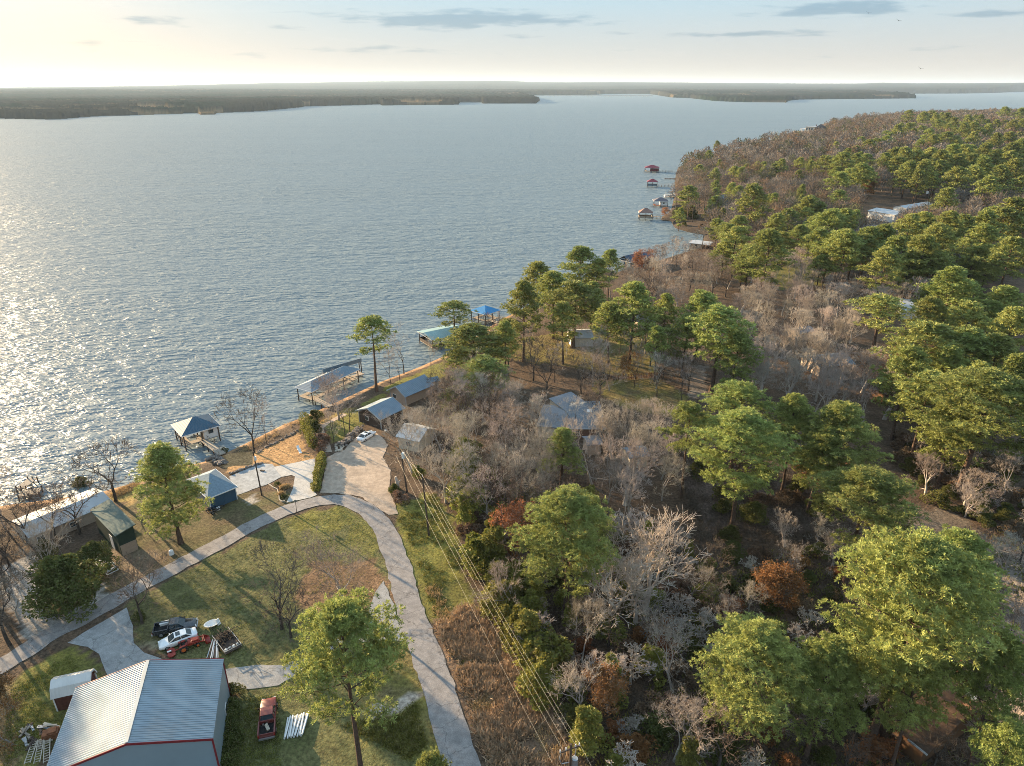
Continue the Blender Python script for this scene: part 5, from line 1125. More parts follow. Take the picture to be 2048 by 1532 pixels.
# things lying in the beds
def loose(name, label, cat, loc, yaw, parts, group=None):
    o = thing(name, label, cat, loc, yaw, group)
    for nm, mb_, m in parts: mb_.build(nm, m, o)
    return o
p = gp('d3',410,500); a = MB(); a.box((0,0,.2), (1.1,.5,.3)); a2 = MB(); a2.box((0,0,.38), (1.16,.56,.07))
loose('cool_box', 'white box lying in the bed of the black pickup', 'box', (p[0], p[1]+.2, p[2]+.70), .4, [('box_body', a, M_WHITE), ('lid', a2, M_WHITE)])
p = gp('c2',480,1250)
for k in range(3):
    a = MB(); a.box((0,0,.1), (.6+.3*k,.35,.2)); a.box((.1,0,.24), (.3,.2,.1)); o = loose('scrap_metal', ['rusty scrap lying in the red pickup bed','grey scrap at the back of the red pickup bed','long scrap bar in the red pickup bed'][k], 'scrap', (p[0]+.25*(k-1), p[1]-.5*k+.3, p[2]+.72), k*1.1, [('scrap_body', a, [M_STEEL, M_ROCK, M_PALESTONE][k])])
# tractor
tr = thing('red_tractor', 'small red tractor with front loader and mower deck beside the white sedan', 'tractor', gp('d3',930,860), yaw_of(q('d3',600,1000), q('d3',1150,790)))
b = MB(); b.loft([[(x,-w,.5),(x,w,.5),(x,w,z),(x,-w,z)] for x, w, z in ((-.2,.3,1.0),(.3,.32,1.15),(1.1,.3,1.08),(1.25,.22,.95))]); b.box((-.6,0,.65), (1.0,.5,.3)); b.build('hood', M_TRED, tr)
f = MB(); [f.box((-.85,s*.5,.98), (.8,.28,.08)) for s in (-1,1)]; f.build('fender', M_TRED, tr); s_1 = MB(); s_1.box((-.75,0,.95), (.45,.42,.12)); s_1.box((-.98,0,1.2), (.1,.42,.45)); s_1.build('seat', M_BLK, tr); sw = MB(); sw.tube((-.2,0,1.0), (-.35,0,1.35), .03); sw.tube((-.36,0,1.34), (-.38,0,1.37), .19, n=12); sw.build('steering_wheel', M_BLK, tr)
for s in (-1, 1): wheel(tr, -.85, s*.58, .5, .3, M_ORNG); wheel(tr, .9, s*.48, .3, .2, M_ORNG)
ar = MB(); [ar.beam((-.1,s*.5,1.1), (1.9,s*.5,.6), .08, .14) for s in (-1,1)]; ar.beam((1.6,-.5,.68), (1.6,.5,.68), .1, .1); lo = ar.build('loader_arm', M_TRED, tr); bk = MB(); bk.slab([(1.9,-.7,.15),(1.9,.7,.15),(2.5,.7,.12),(2.5,-.7,.12)], .06); bk.slab([(1.9,-.7,.12),(1.9,.7,.12),(1.8,.7,.75),(1.8,-.7,.75)], .06); [bk.slab([(1.85,s*.7,.12),(2.5,s*.7,.12),(1.85,s*.7,.7)], .05) for s in (-1,1)]; bk.build('bucket', M_TRED, tr)
md = MB(); md.tube((-2.3,.35,.2), (-2.3,.35,.36), .5, n=14); md.tube((-2.3,-.35,.2), (-2.3,-.35,.36), .5, n=14); md.beam((-1.2,0,.4), (-2.2,0,.36), .12, .1); md.build('mower_deck', M_TRED, tr); md = MB(); md.box((-2.5,.2,.42), (.5,.2,.1)); md.build('deck_cover', M_WHITE, tr)
# round tub and white board on the lawn
t = MB(); t.loft([[(math.cos(a)*r*1.25, math.sin(a)*r*.85, z) for a in [i*math.pi/9 for i in range(18)]] for r, z in ((.45,0),(.8,.35),(.85,.45),(.75,.44),(.42,.12))]); loose('garden_tub', 'oval white tub lying on the lawn behind the pickup', 'tub', gp('d3',1375,420), .5, [('tub_shell', t, M_WHITE)])
t = MB(); t.box((0,0,.4), (.5,.08,.9), 0, Matrix.Rotation(R(-25),3,'X')); t.box((0,.3,.2), (.3,.06,.5)); loose('white_board', 'white board standing beside the oval tub', 'board', gp('d3',1505,390), 1.0, [('board_panel', t, M_WHITE)])
# utility trailer and its load
ta, tb = q('d3',1560,650), q('d3',1820,980); L = (at(*ta)-at(*tb)).length; c = (at(*ta)+at(*tb))/2
ut = thing('utility_trailer', 'open black utility trailer by the barn corner', 'trailer', (c.x, c.y, c.z), yaw_of(ta, tb)); w2 = 1.1
k = MB(); k.box((0,0,.5), (L,2*w2,.1)); k.build('bed', M_TIMBERD, ut); k = MB()
for s in (-1, 1): k.beam((-L/2,s*w2,.9), (L/2,s*w2,.9), .06, .06); [k.tube((x,s*w2,.5), (x,s*w2,.92), .03, n=5) for x in np.linspace(-L/2, L/2, 6)]
k.beam((L/2,-w2,.9), (L/2,w2,.9), .06, .06); k.build('side_rail', M_STEEL, ut); k = MB(); k.beam((-L/2,0,.48), (-L/2-1.2,0,.42), .1, .1); k.build('drawbar', M_BLK, ut)
for s in (-1, 1): wheel(ut, .1, s*(w2+.14), .33, .2)
g_ = np.random.default_rng(5); k = MB()
for i in range(110):
    a = np.array([g_.uniform(-L*.48, L*.1), g_.uniform(-1, 1), .62+abs(g_.normal())*.45]); e = a+g_.normal(size=3)*np.array([.55,.55,.3]); e[2] = max(.6, e[2]); k.tube(a, e, .035, n=5)
loose('scrap_heap', 'tangle of dark metal rods heaped on the utility trailer', 'scrap', (c.x, c.y, c.z), ut.rotation_euler.z, [('rods', k, M_BLK)])
for i in range(4):
    k = MB(); k.box((0,0,.14), (.35,.3,.26)); k.box((0,0,.3), (.2,.2,.06)); v = Matrix.Rotation(ut.rotation_euler.z, 3, 'Z') @ Vector((L*.38, -.75+.5*i, .56)); loose('small_box', 'small pale box at the rear edge of the utility trailer', 'box', (c.x+v.x, c.y+v.y, c.z+v.z), i*.7, [('box_body', k, [M_WHITE, M_STEEL][i%2])], 'boxes on the utility trailer')
for i in range(7):
    A = at(*q('d3',1275+38*i,1125)); B = at(*q('d3',1405+15*i,780+16*(i%3))); k = MB(); m_ = (A+B)/2; k.beam(A-m_, B-m_+Vector((0,0,.35)), .12, .16); k.beam(A-m_+Vector((0,0,-.1)), A-m_+Vector((0,0,.15)), .2, .05); loose('steel_beam', 'long steel beam leaning in a bundle beside the barn', 'beam', (m_.x, m_.y, m_.z+.3), 0, [('beam_body', k, [M_STEEL, M_TIMBERD, M_WHITE][i%3])], 'long beams beside the barn')
# white pipes
for i in range(12):
    A = at(*q('c2',597+12*i,1345-2*i)); B = at(*q('c2',628+13*i,1195-3*i)); m_ = (A+B)/2; k = MB(); k.tube(A-m_, B-m_, .10, n=9, cap=False); k.tube(A-m_, (A-m_)*.97, .075, n=9); o = loose('white_pipe', 'white pipe lying in the stack beside the red pickup', 'pipe', (m_.x, m_.y, m_.z+.12+.2*(i%2)), 0, [('pipe_body', k, M_WHITE)], 'white pipes on the grass'); o.rotation_euler.z = g_.normal()*.03
# boat trailer and small things by the lake drives
def flat_trailer(loc, yaw, label, L, w, m, extra=True):
    o = thing('boat_trailer', label, 'trailer', loc, yaw); k = MB()
    for s in (-1, 1): k.beam((-L/2,s*w,.5), (L/2,s*w,.5), .14, .14)
    for x in np.linspace(-L/2, L/2, 5): k.beam((x,-w,.48), (x,w,.48), .1, .1)
    k.beam((L/2,-w,.5), (L/2+1.3,0,.45), .1, .1); k.beam((L/2,w,.5), (L/2+1.3,0,.45), .1, .1); k.build('frame', m, o)
    for s in (-1, 1): wheel(o, -.3, s*(w+.15), .3, .18)
    k = MB(); [k.box((-.3,s*(w+.15),.66), (.8,.26,.06)) for s in (-1,1)]; k.build('fender', m, o)
    if extra: k = MB(); [k.box((x,0,.62), (.5,1.2,.16)) for x in (-L*.36, L*.05, L*.36)]; k.build('bunk', M_WHITE, o)
flat_trailer(gp('c3',855,1425), yaw_of(q('c3',915,1475), q('c3',790,1365)), 'white boat trailer parked beside the dark cedar', 4.6, .8, M_WHITE)
flat_trailer(gp('c3',1700,975), yaw_of(q('c3',1660,985), q('c3',1745,950)), 'small black trailer with white fenders below the blue garage', 2.0, .55, M_CARB, False)
k = MB(); k.tube((0,0,0), (0,0,.7), .42, .34, 12); k.tube((0,0,.7), (0,0,.85), .34, .1, 12); loose('white_tank', 'round white tank on the dirt by the road', 'tank', gp('c3',1370,1310), 0, [('tank_body', k, M_WHITE)])
k = MB(); k.tube((0,0,0), (0,0,.5), .3, n=10); loose('white_bucket', 'small white bucket beside the black trailer', 'bucket', gp('c3',1745,955), 0, [('bucket_body', k, M_WHITE)])
def chair_thing(loc, yaw, label):
    o = thing('lawn_chair', label, 'lawn chair', loc, yaw); k = MB(); k.box((0,0,.4), (.9,.55,.06)); k.build('seat', M_WHITE, o); k = MB(); k.box((-.6,0,.62), (.6,.55,.06), 0, Matrix.Rotation(R(40),3,'Y')); k.build('backrest', M_WHITE, o)
    for x in (-.35,.38):
        for s in (-1,1): k = MB(); k.tube((x,s*.24,0), (x,s*.24,.38), .03, n=6); k.build('leg', M_STEEL, o)
chair_thing(gp('d2',1890,690), -1.1, 'white reclining chair with dark frame on the tan lawn, upper one'); chair_thing(gp('d2',1915,735), -1.1, 'white reclining chair on the tan lawn, lower of the two')
chair_thing(gp('d7',1465,535), .4, 'white chair by the metal roof house'); chair_thing(gp('d7',1595,690), 2.0, 'white chair at the edge of the gravel circle')
k = MB(); [k.box((x,0,.2), (.08,.5,.4)) for x in (-.8,.8)]; k2 = MB(); k2.box((0,0,.45), (2.2,.5,.1)); loose('white_bench', 'white bench under the bare trees by the gravel yard', 'bench', gp('c3',312,1360), -.1, [('leg', k, M_WHITE), ('seat', k2, M_WHITE)])
k = MB(); k.box((0,0,.12), (.9,.3,.24)); loose('timber_block', 'dark timber block on the pale gravel pad', 'block', gp('d2',1395,970), -.3, [('block_body', k, M_TIMBERD)])
# scrap yard at the bottom left
for i in range(3):
    A = at(*q('c1',200+70*i,1532)); B = at(*q('c1',255+45*i,1370)); m_ = (A+B)/2; k = MB(); sdv = (B-A).cross(Vector((0,0,1))).normalized()*.28
    for s in (-1, 1): k.beam(A-m_+sdv*s, B-m_+sdv*s, .08, .1)
    r = MB(); n = 9; [r.beam(A.lerp(B, (j+.5)/n)-m_-sdv, A.lerp(B, (j+.5)/n)-m_+sdv, .06, .06) for j in range(n)]
    loose('ladder', ['pale ladder lying leftmost in the scrap yard','middle ladder lying in the scrap yard','ladder lying nearest the barn in the scrap yard'][i], 'ladder', (m_.x, m_.y, m_.z+.4+.1*i), 0, [('side_rail', k, M_PALESTONE), ('rung', r, M_PALESTONE)])
for i in range(14):
    pp = gp('c1', 180+g_.uniform(0, 230), 1500-g_.uniform(0, 250)); k = MB(); L_ = g_.uniform(.8, 2.6); k.box((0,0,.1), (L_,.25,.12)); k.box((.1,.1,.2), (L_*.7,.2,.08), .3); loose('scrap_board', 'weathered board in the scrap yard left of the barn', 'board', (pp[0], pp[1], pp[2]+.05+g_.uniform(0,.3)), g_.uniform(0, 3.1), [('board_body', k, [M_TIMBER, M_TIMBERD, M_STEEL, M_PALESTONE][i%4])], 'boards in the scrap yard')
k = MB(); k.box((0,0,.5), (1.6,1.0,.9)); k.box((.2,0,1.05), (.9,.8,.2)); loose('rusty_crate', 'rust brown crate at the back of the scrap yard', 'crate', gp('c1',370,1330), .4, [('crate_body', k, mat('rust', (.2,.08,.04), .9, var=.3))])
# ------------------------------------------------------------------ poles and wires
def pole(label, top, base, name='power_pole', r=.15, arm=None):
    b = at(*base); d = ray(*top); H = CZ+d[2]*b.y/d[1]-b.z; xt = d[0]*b.y/d[1]; tip = Vector((xt-b.x, 0, H)); o = thing(name, label, 'pole', b[:]); k = MB(); k.tube((0,0,-.5), tip, r*1.15, r*.75, 9); k.build('pole', M_POLE, o); return o, b, tip
pa, ba, ta_ = pole('power pole with transformer at the edge of the gravel circle', q('c4',1600,470), q('c4',1655,820))
k = MB(); k.tube(ta_+Vector((.35,0,-1.9)), ta_+Vector((.35,0,-.8)), .28, n=12); k.build('transformer', mat('transformer_grey', (.55,.60,.62), .4, var=.05), pa); k = MB(); k.beam(ta_+Vector((-1.1,-.5,-.3)), ta_+Vector((1.1,.5,-.3)), .12, .12); k.build('crossarm', M_POLE, pa)
pb, bb, tb_ = pole('bare power pole in the grass between the gravel circle and the wires', q('c4',1775,690), q('c4',1828,1160))
k = MB(); k.tube(tb_, tb_+Vector((0,0,.3)), .06, n=6); k.build('insulator', M_WHITE, pb)
# third pole: only its head shows at the bottom edge
pt = atz(*q('c8',945,1362), 4+11.5); hb = hz(pt.x, pt.y); pc = thing('power_pole', 'power pole head with brackets at the bottom edge of the photo', 'pole', (pt.x, pt.y, hb)); tcz = pt.z-hb
k = MB(); k.tube((0,0,-.5), (0,0,tcz), .17, .12, 9); k.build('pole', M_POLE, pc)
wd = (Vector((bb.x, bb.y, 0))-Vector((pt.x, pt.y, 0))).normalized(); sx_ = wd.cross(Vector((0,0,1)))
k = MB(); k.beam(sx_*-1.2+Vector((0,0,tcz-.6)), sx_*1.0+Vector((0,0,tcz-.6)), .12, .14); k.build('crossarm', M_POLE, pc)
for j, o_ in enumerate((-1.1,-.5,.5,.9)): k = MB(); k.tube(sx_*o_+Vector((0,0,tcz-.53)), sx_*o_+Vector((0,0,tcz-.25)), .07, n=7); k.build('insulator', M_WHITE, pc)
k = MB(); k.path([sx_*-1.0+Vector((0,0,tcz-.6)), sx_*-1.15+Vector((0,0,tcz-1.4)), sx_*-.9+Vector((0,0,tcz-2.2)), Vector((0,0,tcz-2.4))], .05); k.path([sx_*.6+Vector((0,0,tcz-.6)), sx_*.5+Vector((0,0,tcz-1.7)), Vector((0,0,tcz-1.9))], .05); k.build('bracket', M_STEEL, pc)
k = MB(); k.tube((.45,0,tcz-3.0), (.45,0,tcz-1.9), .3, n=12); k.build('transformer', M_STEEL, pc)
def wire(label, a, b, sag, grp='wires between the power poles', r=.010):
    a = Vector(a); b = Vector(b); k = MB(); n = 14; pts = [a.lerp(b, i/n)-Vector((0,0,4*sag*(i/n)*(1-i/n))) for i in range(n+1)]; m_ = (a+b)/2
    k.path([p-m_ for p in pts], r, 5); o = k.build('power_wire', M_WIRE); o.location = m_; tag(o, label, 'wire', grp)
A0 = ba+ta_; B0 = bb+tb_; C0 = Vector((pt.x, pt.y, pt.z))
wire('wire from the transformer pole to the next pole top', A0, B0+Vector((0,0,.2)), .25)
wire('rightmost wire from the second pole top down to the photo bottom', B0+Vector((0,0,.2)), C0+sx_*.9-Vector((0,0,.3)), .5)
lab = ['second wire from the right running down beside the vines','middle wire running down beside the vines','second wire from the left running down beside the vines','leftmost low wire running down over the brambles']
for j, (oa, oc, dz) in enumerate(((.9,.5,0),(.4,-.3,0),(-.3,-.8,-.1),(-.9,-1.9,-1.2))):
    dirA = Vector((1,.45,0)).normalized(); wire(lab[j], A0+dirA*oa-Vector((0,0,.25-dz*.8)), C0+sx_*oc+Vector((0,0,-.3+dz)), .7)
wire('wire leaving the bottom pole toward the photo edge', C0+sx_*.9-Vector((0,0,.3)), C0-wd*26+sx_*1.0-Vector((0,0,.5)), .4)
lp, bl_, tl_ = pole('dark wooden pole with a white lamp can by the concrete driveway', (506,903), q('d2',1390,1300), 'lamp_pole', .13)
k = MB(); k.tube(tl_+Vector((.22,-.1,-1.7)), tl_+Vector((.22,-.1,-1.0)), .24, n=10); k.build('lamp_head', M_WHITE, lp); k = MB(); k.beam(tl_+Vector((0,0,-1.2)), tl_+Vector((.25,-.1,-1.2)), .08, .08); k.build('bracket', M_STEEL, lp)
sp, bs_, ts_ = pole('thin road sign post beside the bend', q('d2',1842,1360), q('d2',1862,1535), 'sign_post', .05); k = MB(); k.box(ts_+Vector((0,0,-.25)), (.55,.04,.4)); k.build('sign_plate', M_STEEL, sp)
wl, bw_, tw_ = pole('thin dark post beside the boathouse walkway', q('d2',735,520), q('d2',765,730), 'mooring_post', .1)
k = MB(); k.tube(tw_, tw_+Vector((0,0,.12)), .14, n=8); k.build('post_cap', M_STEEL, wl)
up, bu_, tu_ = pole('slim grey pole with white lamp far off between the forest sheds', (1855,384), (1855,410), 'lamp_pole', .15); k = MB(); k.box(tu_+Vector((0,0,-.3)), (1.2,.6,1.4)); k.build('lamp_head', M_WHITE, up)
# ------------------------------------------------------------------ fence, walls, edging
def fence(name, label, pts_px, h, m, gap=.35):
    P = [at(*p) for p in pts_px]; o = thing(name, label, 'fence', P[0][:]); O = P[0]; pk = MB(); rl = MB()
    for a, b in zip(P[:-1], P[1:]):
        n = max(1, int((b-a).length/gap))
        for i in range(n): p = a.lerp(b, (i+.5)/n)-O; pk.box((p.x, p.y, p.z+h/2), (.13,.05,h), math.atan2((b-a).y, (b-a).x))
        for z in (.3, h-.3): rl.beam(a-O+Vector((0,0,z)), b-O+Vector((0,0,z)), .06, .1)
        npst = max(1, int((b-a).length/2.4))
        for i in range(npst+1): p = a.lerp(b, i/npst)-O; q_ = MB(); q_.box((p.x, p.y, p.z+(h+.15)/2), (.14,.14,h+.15)); q_.build('post', m, o)
    pk.build('picket_panel', m, o); rl.build('rail', m, o)
fence('wooden_fence', 'brown picket fence across the leafy yard behind the hipped house', qs('c6',(1060,1115),(1270,1125),(1480,1105),(1690,1095)), 1.5, mat('brown_fence', (.16,.08,.045), .9, var=.2), .42)
def rocks(name, label, cat, pts_px, n, s, m, spread=.4, stack=2):
    P = [at(*p) for p in pts_px]; o = thing(name, label, cat, P[0][:]); O = P[0]; k = MB(); g = np.random.default_rng(len(label))
    for i in range(n):
        f = g.uniform(0, len(P)-1.001); j = int(f); p = P[j].lerp(P[j+1], f-j)-O+Vector((g.normal()*spread, g.normal()*spread, s*.3+s*.6*g.integers(0, stack)))
        r = s*g.uniform(.6, 1.2); V = [Vector((math.cos(a)*r*g.uniform(.8,1.2), math.sin(a)*r*g.uniform(.8,1.2), 0)) for a in np.linspace(0, 6.283, 7)[:-1]]
        k.loft([[v*.7+p+Vector((0,0,-r*.6)) for v in V], [v*1.0+p for v in V], [v*.6+p+Vector((0,0,r*.55)) for v in V]])
    k.build('stones', m, o); return o
rocks('stone_wall', 'rough dark stone wall between the sunny lawn and the gravel circle', 'wall', qs('d7',(790,960),(880,860),(960,760),(1040,690),(1110,620)), 90, .42, M_ROCK, .4, 3)
rocks('round_planter', 'round stone planter at the end of the stone wall', 'planter', qs('d7',(650,960),(690,1040),(760,1040),(800,960),(740,920),(660,950)), 45, .3, M_PALESTONE, .12, 2)
rocks('rock_border', 'loose rock border between the tan lawn and the gravel pad', 'wall', qs('d2',(930,1015),(1080,970),(1200,925),(1300,890),(1400,860)), 60, .28, M_ROCK, .15, 2)
rocks('kerb_stones', 'row of dark stones along the tan lawn edge by the shore', 'wall', qs('d2',(1320,720),(1430,650),(1560,590),(1700,510),(1880,410)), 60, .25, M_ROCK, .2, 1)
rocks('rubble_pile', 'heap of boulders under the boathouse walkway landing', 'rocks', qs('d2',(650,830),(760,790),(850,830),(870,880),(720,860)), 50, .45, M_ROCK, .4, 2)
k = MB(); P = [at(*p) for p in qs('d2',(1480,1152),(1540,1195),(1600,1225),(1622,1290),(1625,1365),(1660,1390),(1705,1385))]; O = P[0]; [k.beam(a-O+Vector((0,0,.12)), b-O+Vector((0,0,.12)), .14, .24) for a, b in zip(P[:-1], P[1:])]
loose('garden_edging', 'curved white edging round the planting bed by the driveway', 'edging', O[:], 0, [('edging_strip', k, M_PALESTONE)])
def tussock(px, label, m, n=420, h=.9, r=.55, name='ornamental_grass'):
    p = at(*px); g = np.random.default_rng(n); C = np.zeros((n, 3)); C[:,:2] = g.normal(size=(n, 2))*r*.4; D = unit(np.column_stack([g.normal(size=(n, 2))*.55, np.ones(n)])); v, f = blades(C, D, h*g.uniform(.6, 1.1, n), .09, g); o = mob(name, np_mesh(name, v, [f], [m])); o.location = p; tag(o, label, 'plant'); return o
M_STRAW = mat('straw_grass', (.40,.28,.14), .9, var=.2, trans=.2)
tussock(q('d2',1680,1210), 'straw coloured grass clump in the middle of the planting bed', M_STRAW, 500); tussock(q('d2',1650,1290), 'straw grass clump nearest the white edging', M_STRAW, 430, .7); tussock(q('d2',1730,1190), 'straw grass clump beside the concrete driveway', M_STRAW, 400, .8)
put_shrub('bush', *q('d2',1600,1170), .9, 'low dark shrub at the top of the planting bed', name='garden_shrub', wid=1.3); put_shrub('bush', *q('d2',1690,1330), .8, 'low dark shrub at the bottom of the planting bed', name='garden_shrub', wid=1.3)
def stump():
    p = at(*q('c4',1575,790)); k = MB(); k.tube((0,0,-.2), (.1,0,1.2), .45, .38, 9); k.tube((.1,0,1.2), (-.2,.1,2.6), .38, .2, 9); k.tube((.1,0,1.1), (.7,.1,1.9), .22, .08, 8); loose('dead_stump', 'pale dead tree stump at the right edge of the gravel circle', 'tree stump', p[:], 0, [('stump_trunk', k, M_PALE)])
stump()
# hedge between the concrete driveway and the gravel circle
def hedge(label, pts, n, h, r, m, name='hedge'):
    P = [at(*p) for p in pts]; O = P[0]; g = np.random.default_rng(n); C = []; D = []
    for i in range(n):
        f = (i+.5)/n*(len(P)-1); j = min(int(f), len(P)-2); p = np.array(P[j].lerp(P[j+1], f-j)-O); v = unit(g.normal(size=(420, 3))); rr = r*g.uniform(.7, 1.15); C.append(p+np.array([g.normal()*.15, g.normal()*.15, h*.5])+v*np.array([rr, rr, h*.55])*g.uniform(.75, 1.05, (420, 1))); D.append(v)
    C = np.concatenate(C); D = unit(np.concatenate(D)+g.normal(size=C.shape)*.9); v, f = blades(C, D, .26*g.uniform(.7, 1.3, len(C)), .17, g); o = mob(name, np_mesh(name, v, [f], [m])); o.location = O; tag(o, label, 'hedge')
hedge('shaggy green hedge strip between the concrete driveway and the gravel circle', qs('c4',(975,540),(960,640),(945,730),(930,810)), 16, 1.5, .85, M_IVY)
hedge('tall bushy hedge along the footpath by the tan lawn', qs('c4',(905,470),(890,420),(870,360),(850,310),(830,260)), 12, 2.6, 1.1, M_IVY)
hedge('dark shrub row along the barn side wall', qs('c2',(225,1100),(230,1250),(225,1400),(215,1530)), 14, 1.3, .9, M_NEEDD)
# birds
for px, py, lab in ((1737,26,'topmost small bird in the sky over the point'),(1797,41,'middle small bird in the sky over the point'),(1841,137,'lowest small bird in the sky over the point')):
    d = Vector(ray(px, py)).normalized(); p = Vector((0,0,CZ))+d*320; k = MB(); k.loft([[(x, y*w, z*w) for y, z in ((-1,0),(0,1),(1,0),(0,-1))] for x, w in ((-.5,.02),(-.2,.13),(.2,.14),(.45,.05),(.55,.01))]); k.slab([(-.15,.05,.05),(.2,.05,.05),(.05,1.0,.35),(-.1,1.0,.35)], .03); k.slab([(-.15,-.05,.05),(.2,-.05,.05),(.05,-1.0,.35),(-.1,-1.0,.35)], .03); o = k.build('bird', M_BLK); o.location = p; o.rotation_euler = (.3,0,1.0); tag(o, lab, 'bird')
# ------------------------------------------------------------------ woods: scattered bare trees, scrub, vines, brambles
BLOCK = [np.array(ats(p)) for p in (
 qs('c4',(1010,545),(1150,480),(1280,345),(1500,340),(1560,540),(1560,980),(1280,850),(965,820)), qs('c4',(590,615),(915,548),(935,838),(690,900)),
 qs('d4',(150,180),(760,40),(1100,130),(1250,520),(330,600)), qs('d4',(1560,930),(1840,890),(1880,730),(1600,780)), qs('d8',(100,975),(660,1480),(1824,900),(1824,300),(830,130)),
 qs('c5',(640,1107),(800,1200),(1290,900),(1150,840),(730,1000)), qs('c5',(900,1340),(1130,1390),(1150,1230),(900,1280)), [(1700,455),(1740,480),(1880,430),(1880,395),(1730,400)], qs('d6',(40,430),(640,390),(640,240),(60,300)), qs('d6',(1080,640),(1260,640),(1260,570),(1080,570)), qs('d6',(380,520),(700,540),(690,480),(390,480)), qs('d6',(1270,340),(1560,290),(1560,230),(1280,280)), qs('d6',(120,720),(290,720),(290,610),(120,610)), [(1425,425),(1465,425),(1465,385),(1430,385)])]
RD = np.array([p[:] for p in strip(ROAD, 6.0)])
def blocked(P):
    b = in_poly(P, RD) | ~in_poly(P, LAND) | (seg_dist(P, SHORE) < 2.0)
    for q_ in BLOCK: b |= in_poly(P, q_)
    return b
def visible(p, h):
    x, y = proj(p[0], p[1], p[2]+h); x2, y2 = proj(*p); return -40 < x < 2090 and y < 1560 and y2 > 0 and not (x2 < -60)
def scatter(px, space, n, seed, mind=None):
    """points in a ground polygon, spaced apart, also clear of the trunks already standing"""
    poly = np.array(ats(px)); lo, hi = poly.min(0), poly.max(0); g = np.random.default_rng(seed); out = []; U = [np.array(u) for u in USED]
    C = g.uniform(lo, hi, (n*60, 2)); C = C[in_poly(C, poly)]; C = C[~blocked(C)]; H_ = HT(C) if len(C) else []
    A = np.array(USED) if USED else np.zeros((0, 2))
    for c, h in zip(C, H_):
        if len(out) >= n: break
        if len(A) and (np.hypot(*(A-c).T) < (mind or space*.55)).any(): continue
        if out and (np.hypot(*(np.array(out)[:,:2]-c).T) < space).any(): continue
        if not visible((c[0], c[1], h), 8): continue
        out.append((c[0], c[1], h))
    return out
ZON = [  # polygon, spacing, count, kinds, heights, label, group
 ([(870,860),(920,790),(1050,800),(1075,900),(1190,970),(1180,1090),(1000,1080),(900,980)], 4.2, 30, ['grey','grey','thin','dark'], (9,13), 'grey brown bare tree of the thicket left of the hipped house', 'bare thicket left of the hipped house'),
 ([(800,880),(880,820),(960,790),(1010,800),(930,870),(860,915)], 4.2, 14, ['grey','dark','grey'], (7,10), 'brown bare tree between the metal roof house and the thicket', 'bare trees behind the metal roof house'),
 ([(960,1120),(1080,1120),(1250,1080),(1440,1130),(1440,1560),(1240,1560),(1080,1380)], 4.6, 34, ['grey','scrub','scrub','dark','pale'], (5,10), 'bare tangled tree in the brushy woods right of the wires', 'bare trees in the brushy woods'),
 ([(1190,890),(1340,860),(1350,1060),(1190,1050)], 4.5, 12, ['pale','grey','grey'], (8,11), 'pale bare tree around the outbuilding roof', 'bare trees round the outbuilding'),
 ([(1470,620),(1620,590),(1740,650),(1700,720),(1560,740),(1480,700)], 6, 34, ['pale','grey','grey'], (9,12), 'sunlit pale bare tree in the grove above the yard clump', 'pale bare grove in the middle'),
 ([(1500,800),(1500,750),(1620,740),(1760,790),(1790,850),(1620,850)], 5.5, 22, ['pale','pale','grey'], (10,13), 'white grey bare tree behind the dark mid pine group', 'bare trees behind the mid pines'),
 ([(1430,1130),(1640,1060),(1800,1130),(2060,1100),(2060,1560),(1430,1560)], 5, 38, ['grey','scrub','dark','pale','scrub'], (4,8), 'bare understory tree in the shaded lower right woods', 'understory at the lower right'),
 ([(1800,900),(2060,940),(2060,1080),(1830,1010)], 5.5, 14, ['grey','pale','scrub'], (5,9), 'bare tree in the dark hollow by the gravel yard', 'bare trees in the dark hollow'),
 ([(1180,600),(1270,560),(1350,520),(1470,560),(1500,620),(1330,640),(1290,660)], 4.6, 46, ['grey','grey','dark','thin'], (9,12), 'brown grey bare tree behind the dark slate boathouse', 'bare wood behind the dark boathouse'),
 ([(960,690),(1060,670),(1250,660),(1350,700),(1400,820),(1190,800),(1000,790)], 4.6, 36, ['thin','grey','dark','thin'], (8,12), 'slim bare tree on the golden lawn about the fence', 'bare trees on the golden lawn'),
 ([(1400,640),(1480,620),(1560,760),(1440,840),(1390,820)], 5.5, 10, ['thin','grey'], (7,10), 'slim bare tree at the leafy yard edge below the pine clump', 'bare trees at the yard edge'),
 ([(-20,1020),(30,1030),(60,1120),(80,1180),(-20,1200)], 4.6, 5, ['dark','grey'], (7,10), 'dark bare tree crowding the long white roof', 'bare trees by the long white roof'),
 ([(-20,1190),(60,1230),(50,1300),(-20,1330)], 4.0, 5, ['dark','grey'], (8,10), 'bare brown tree at the left photo edge by the gravel yard', 'bare trees at the left photo edge'),
 ([(1480,560),(1560,540),(1720,560),(1900,600),(1800,640),(1640,600)], 7, 22, ['grey','pale','grey'], (9,12), 'bare tree between the back pines and the pale grove', 'bare trees below the back pines'),
]
nb = 0
for i, (px, sp_, n, kinds, hr, lab, grp) in enumerate(ZON):
    for j, p in enumerate(scatter(px, sp_, n, 100+i)):
        k = kinds[j % len(kinds)]; H = (random.uniform(*hr)+1.0)*(.55 if k == 'scrub' else 1)
        put_bare(k, 0, 0, H, lab, grp, wid=random.uniform(.85, 1.15), world=p, cat='bare tree'); nb += 1
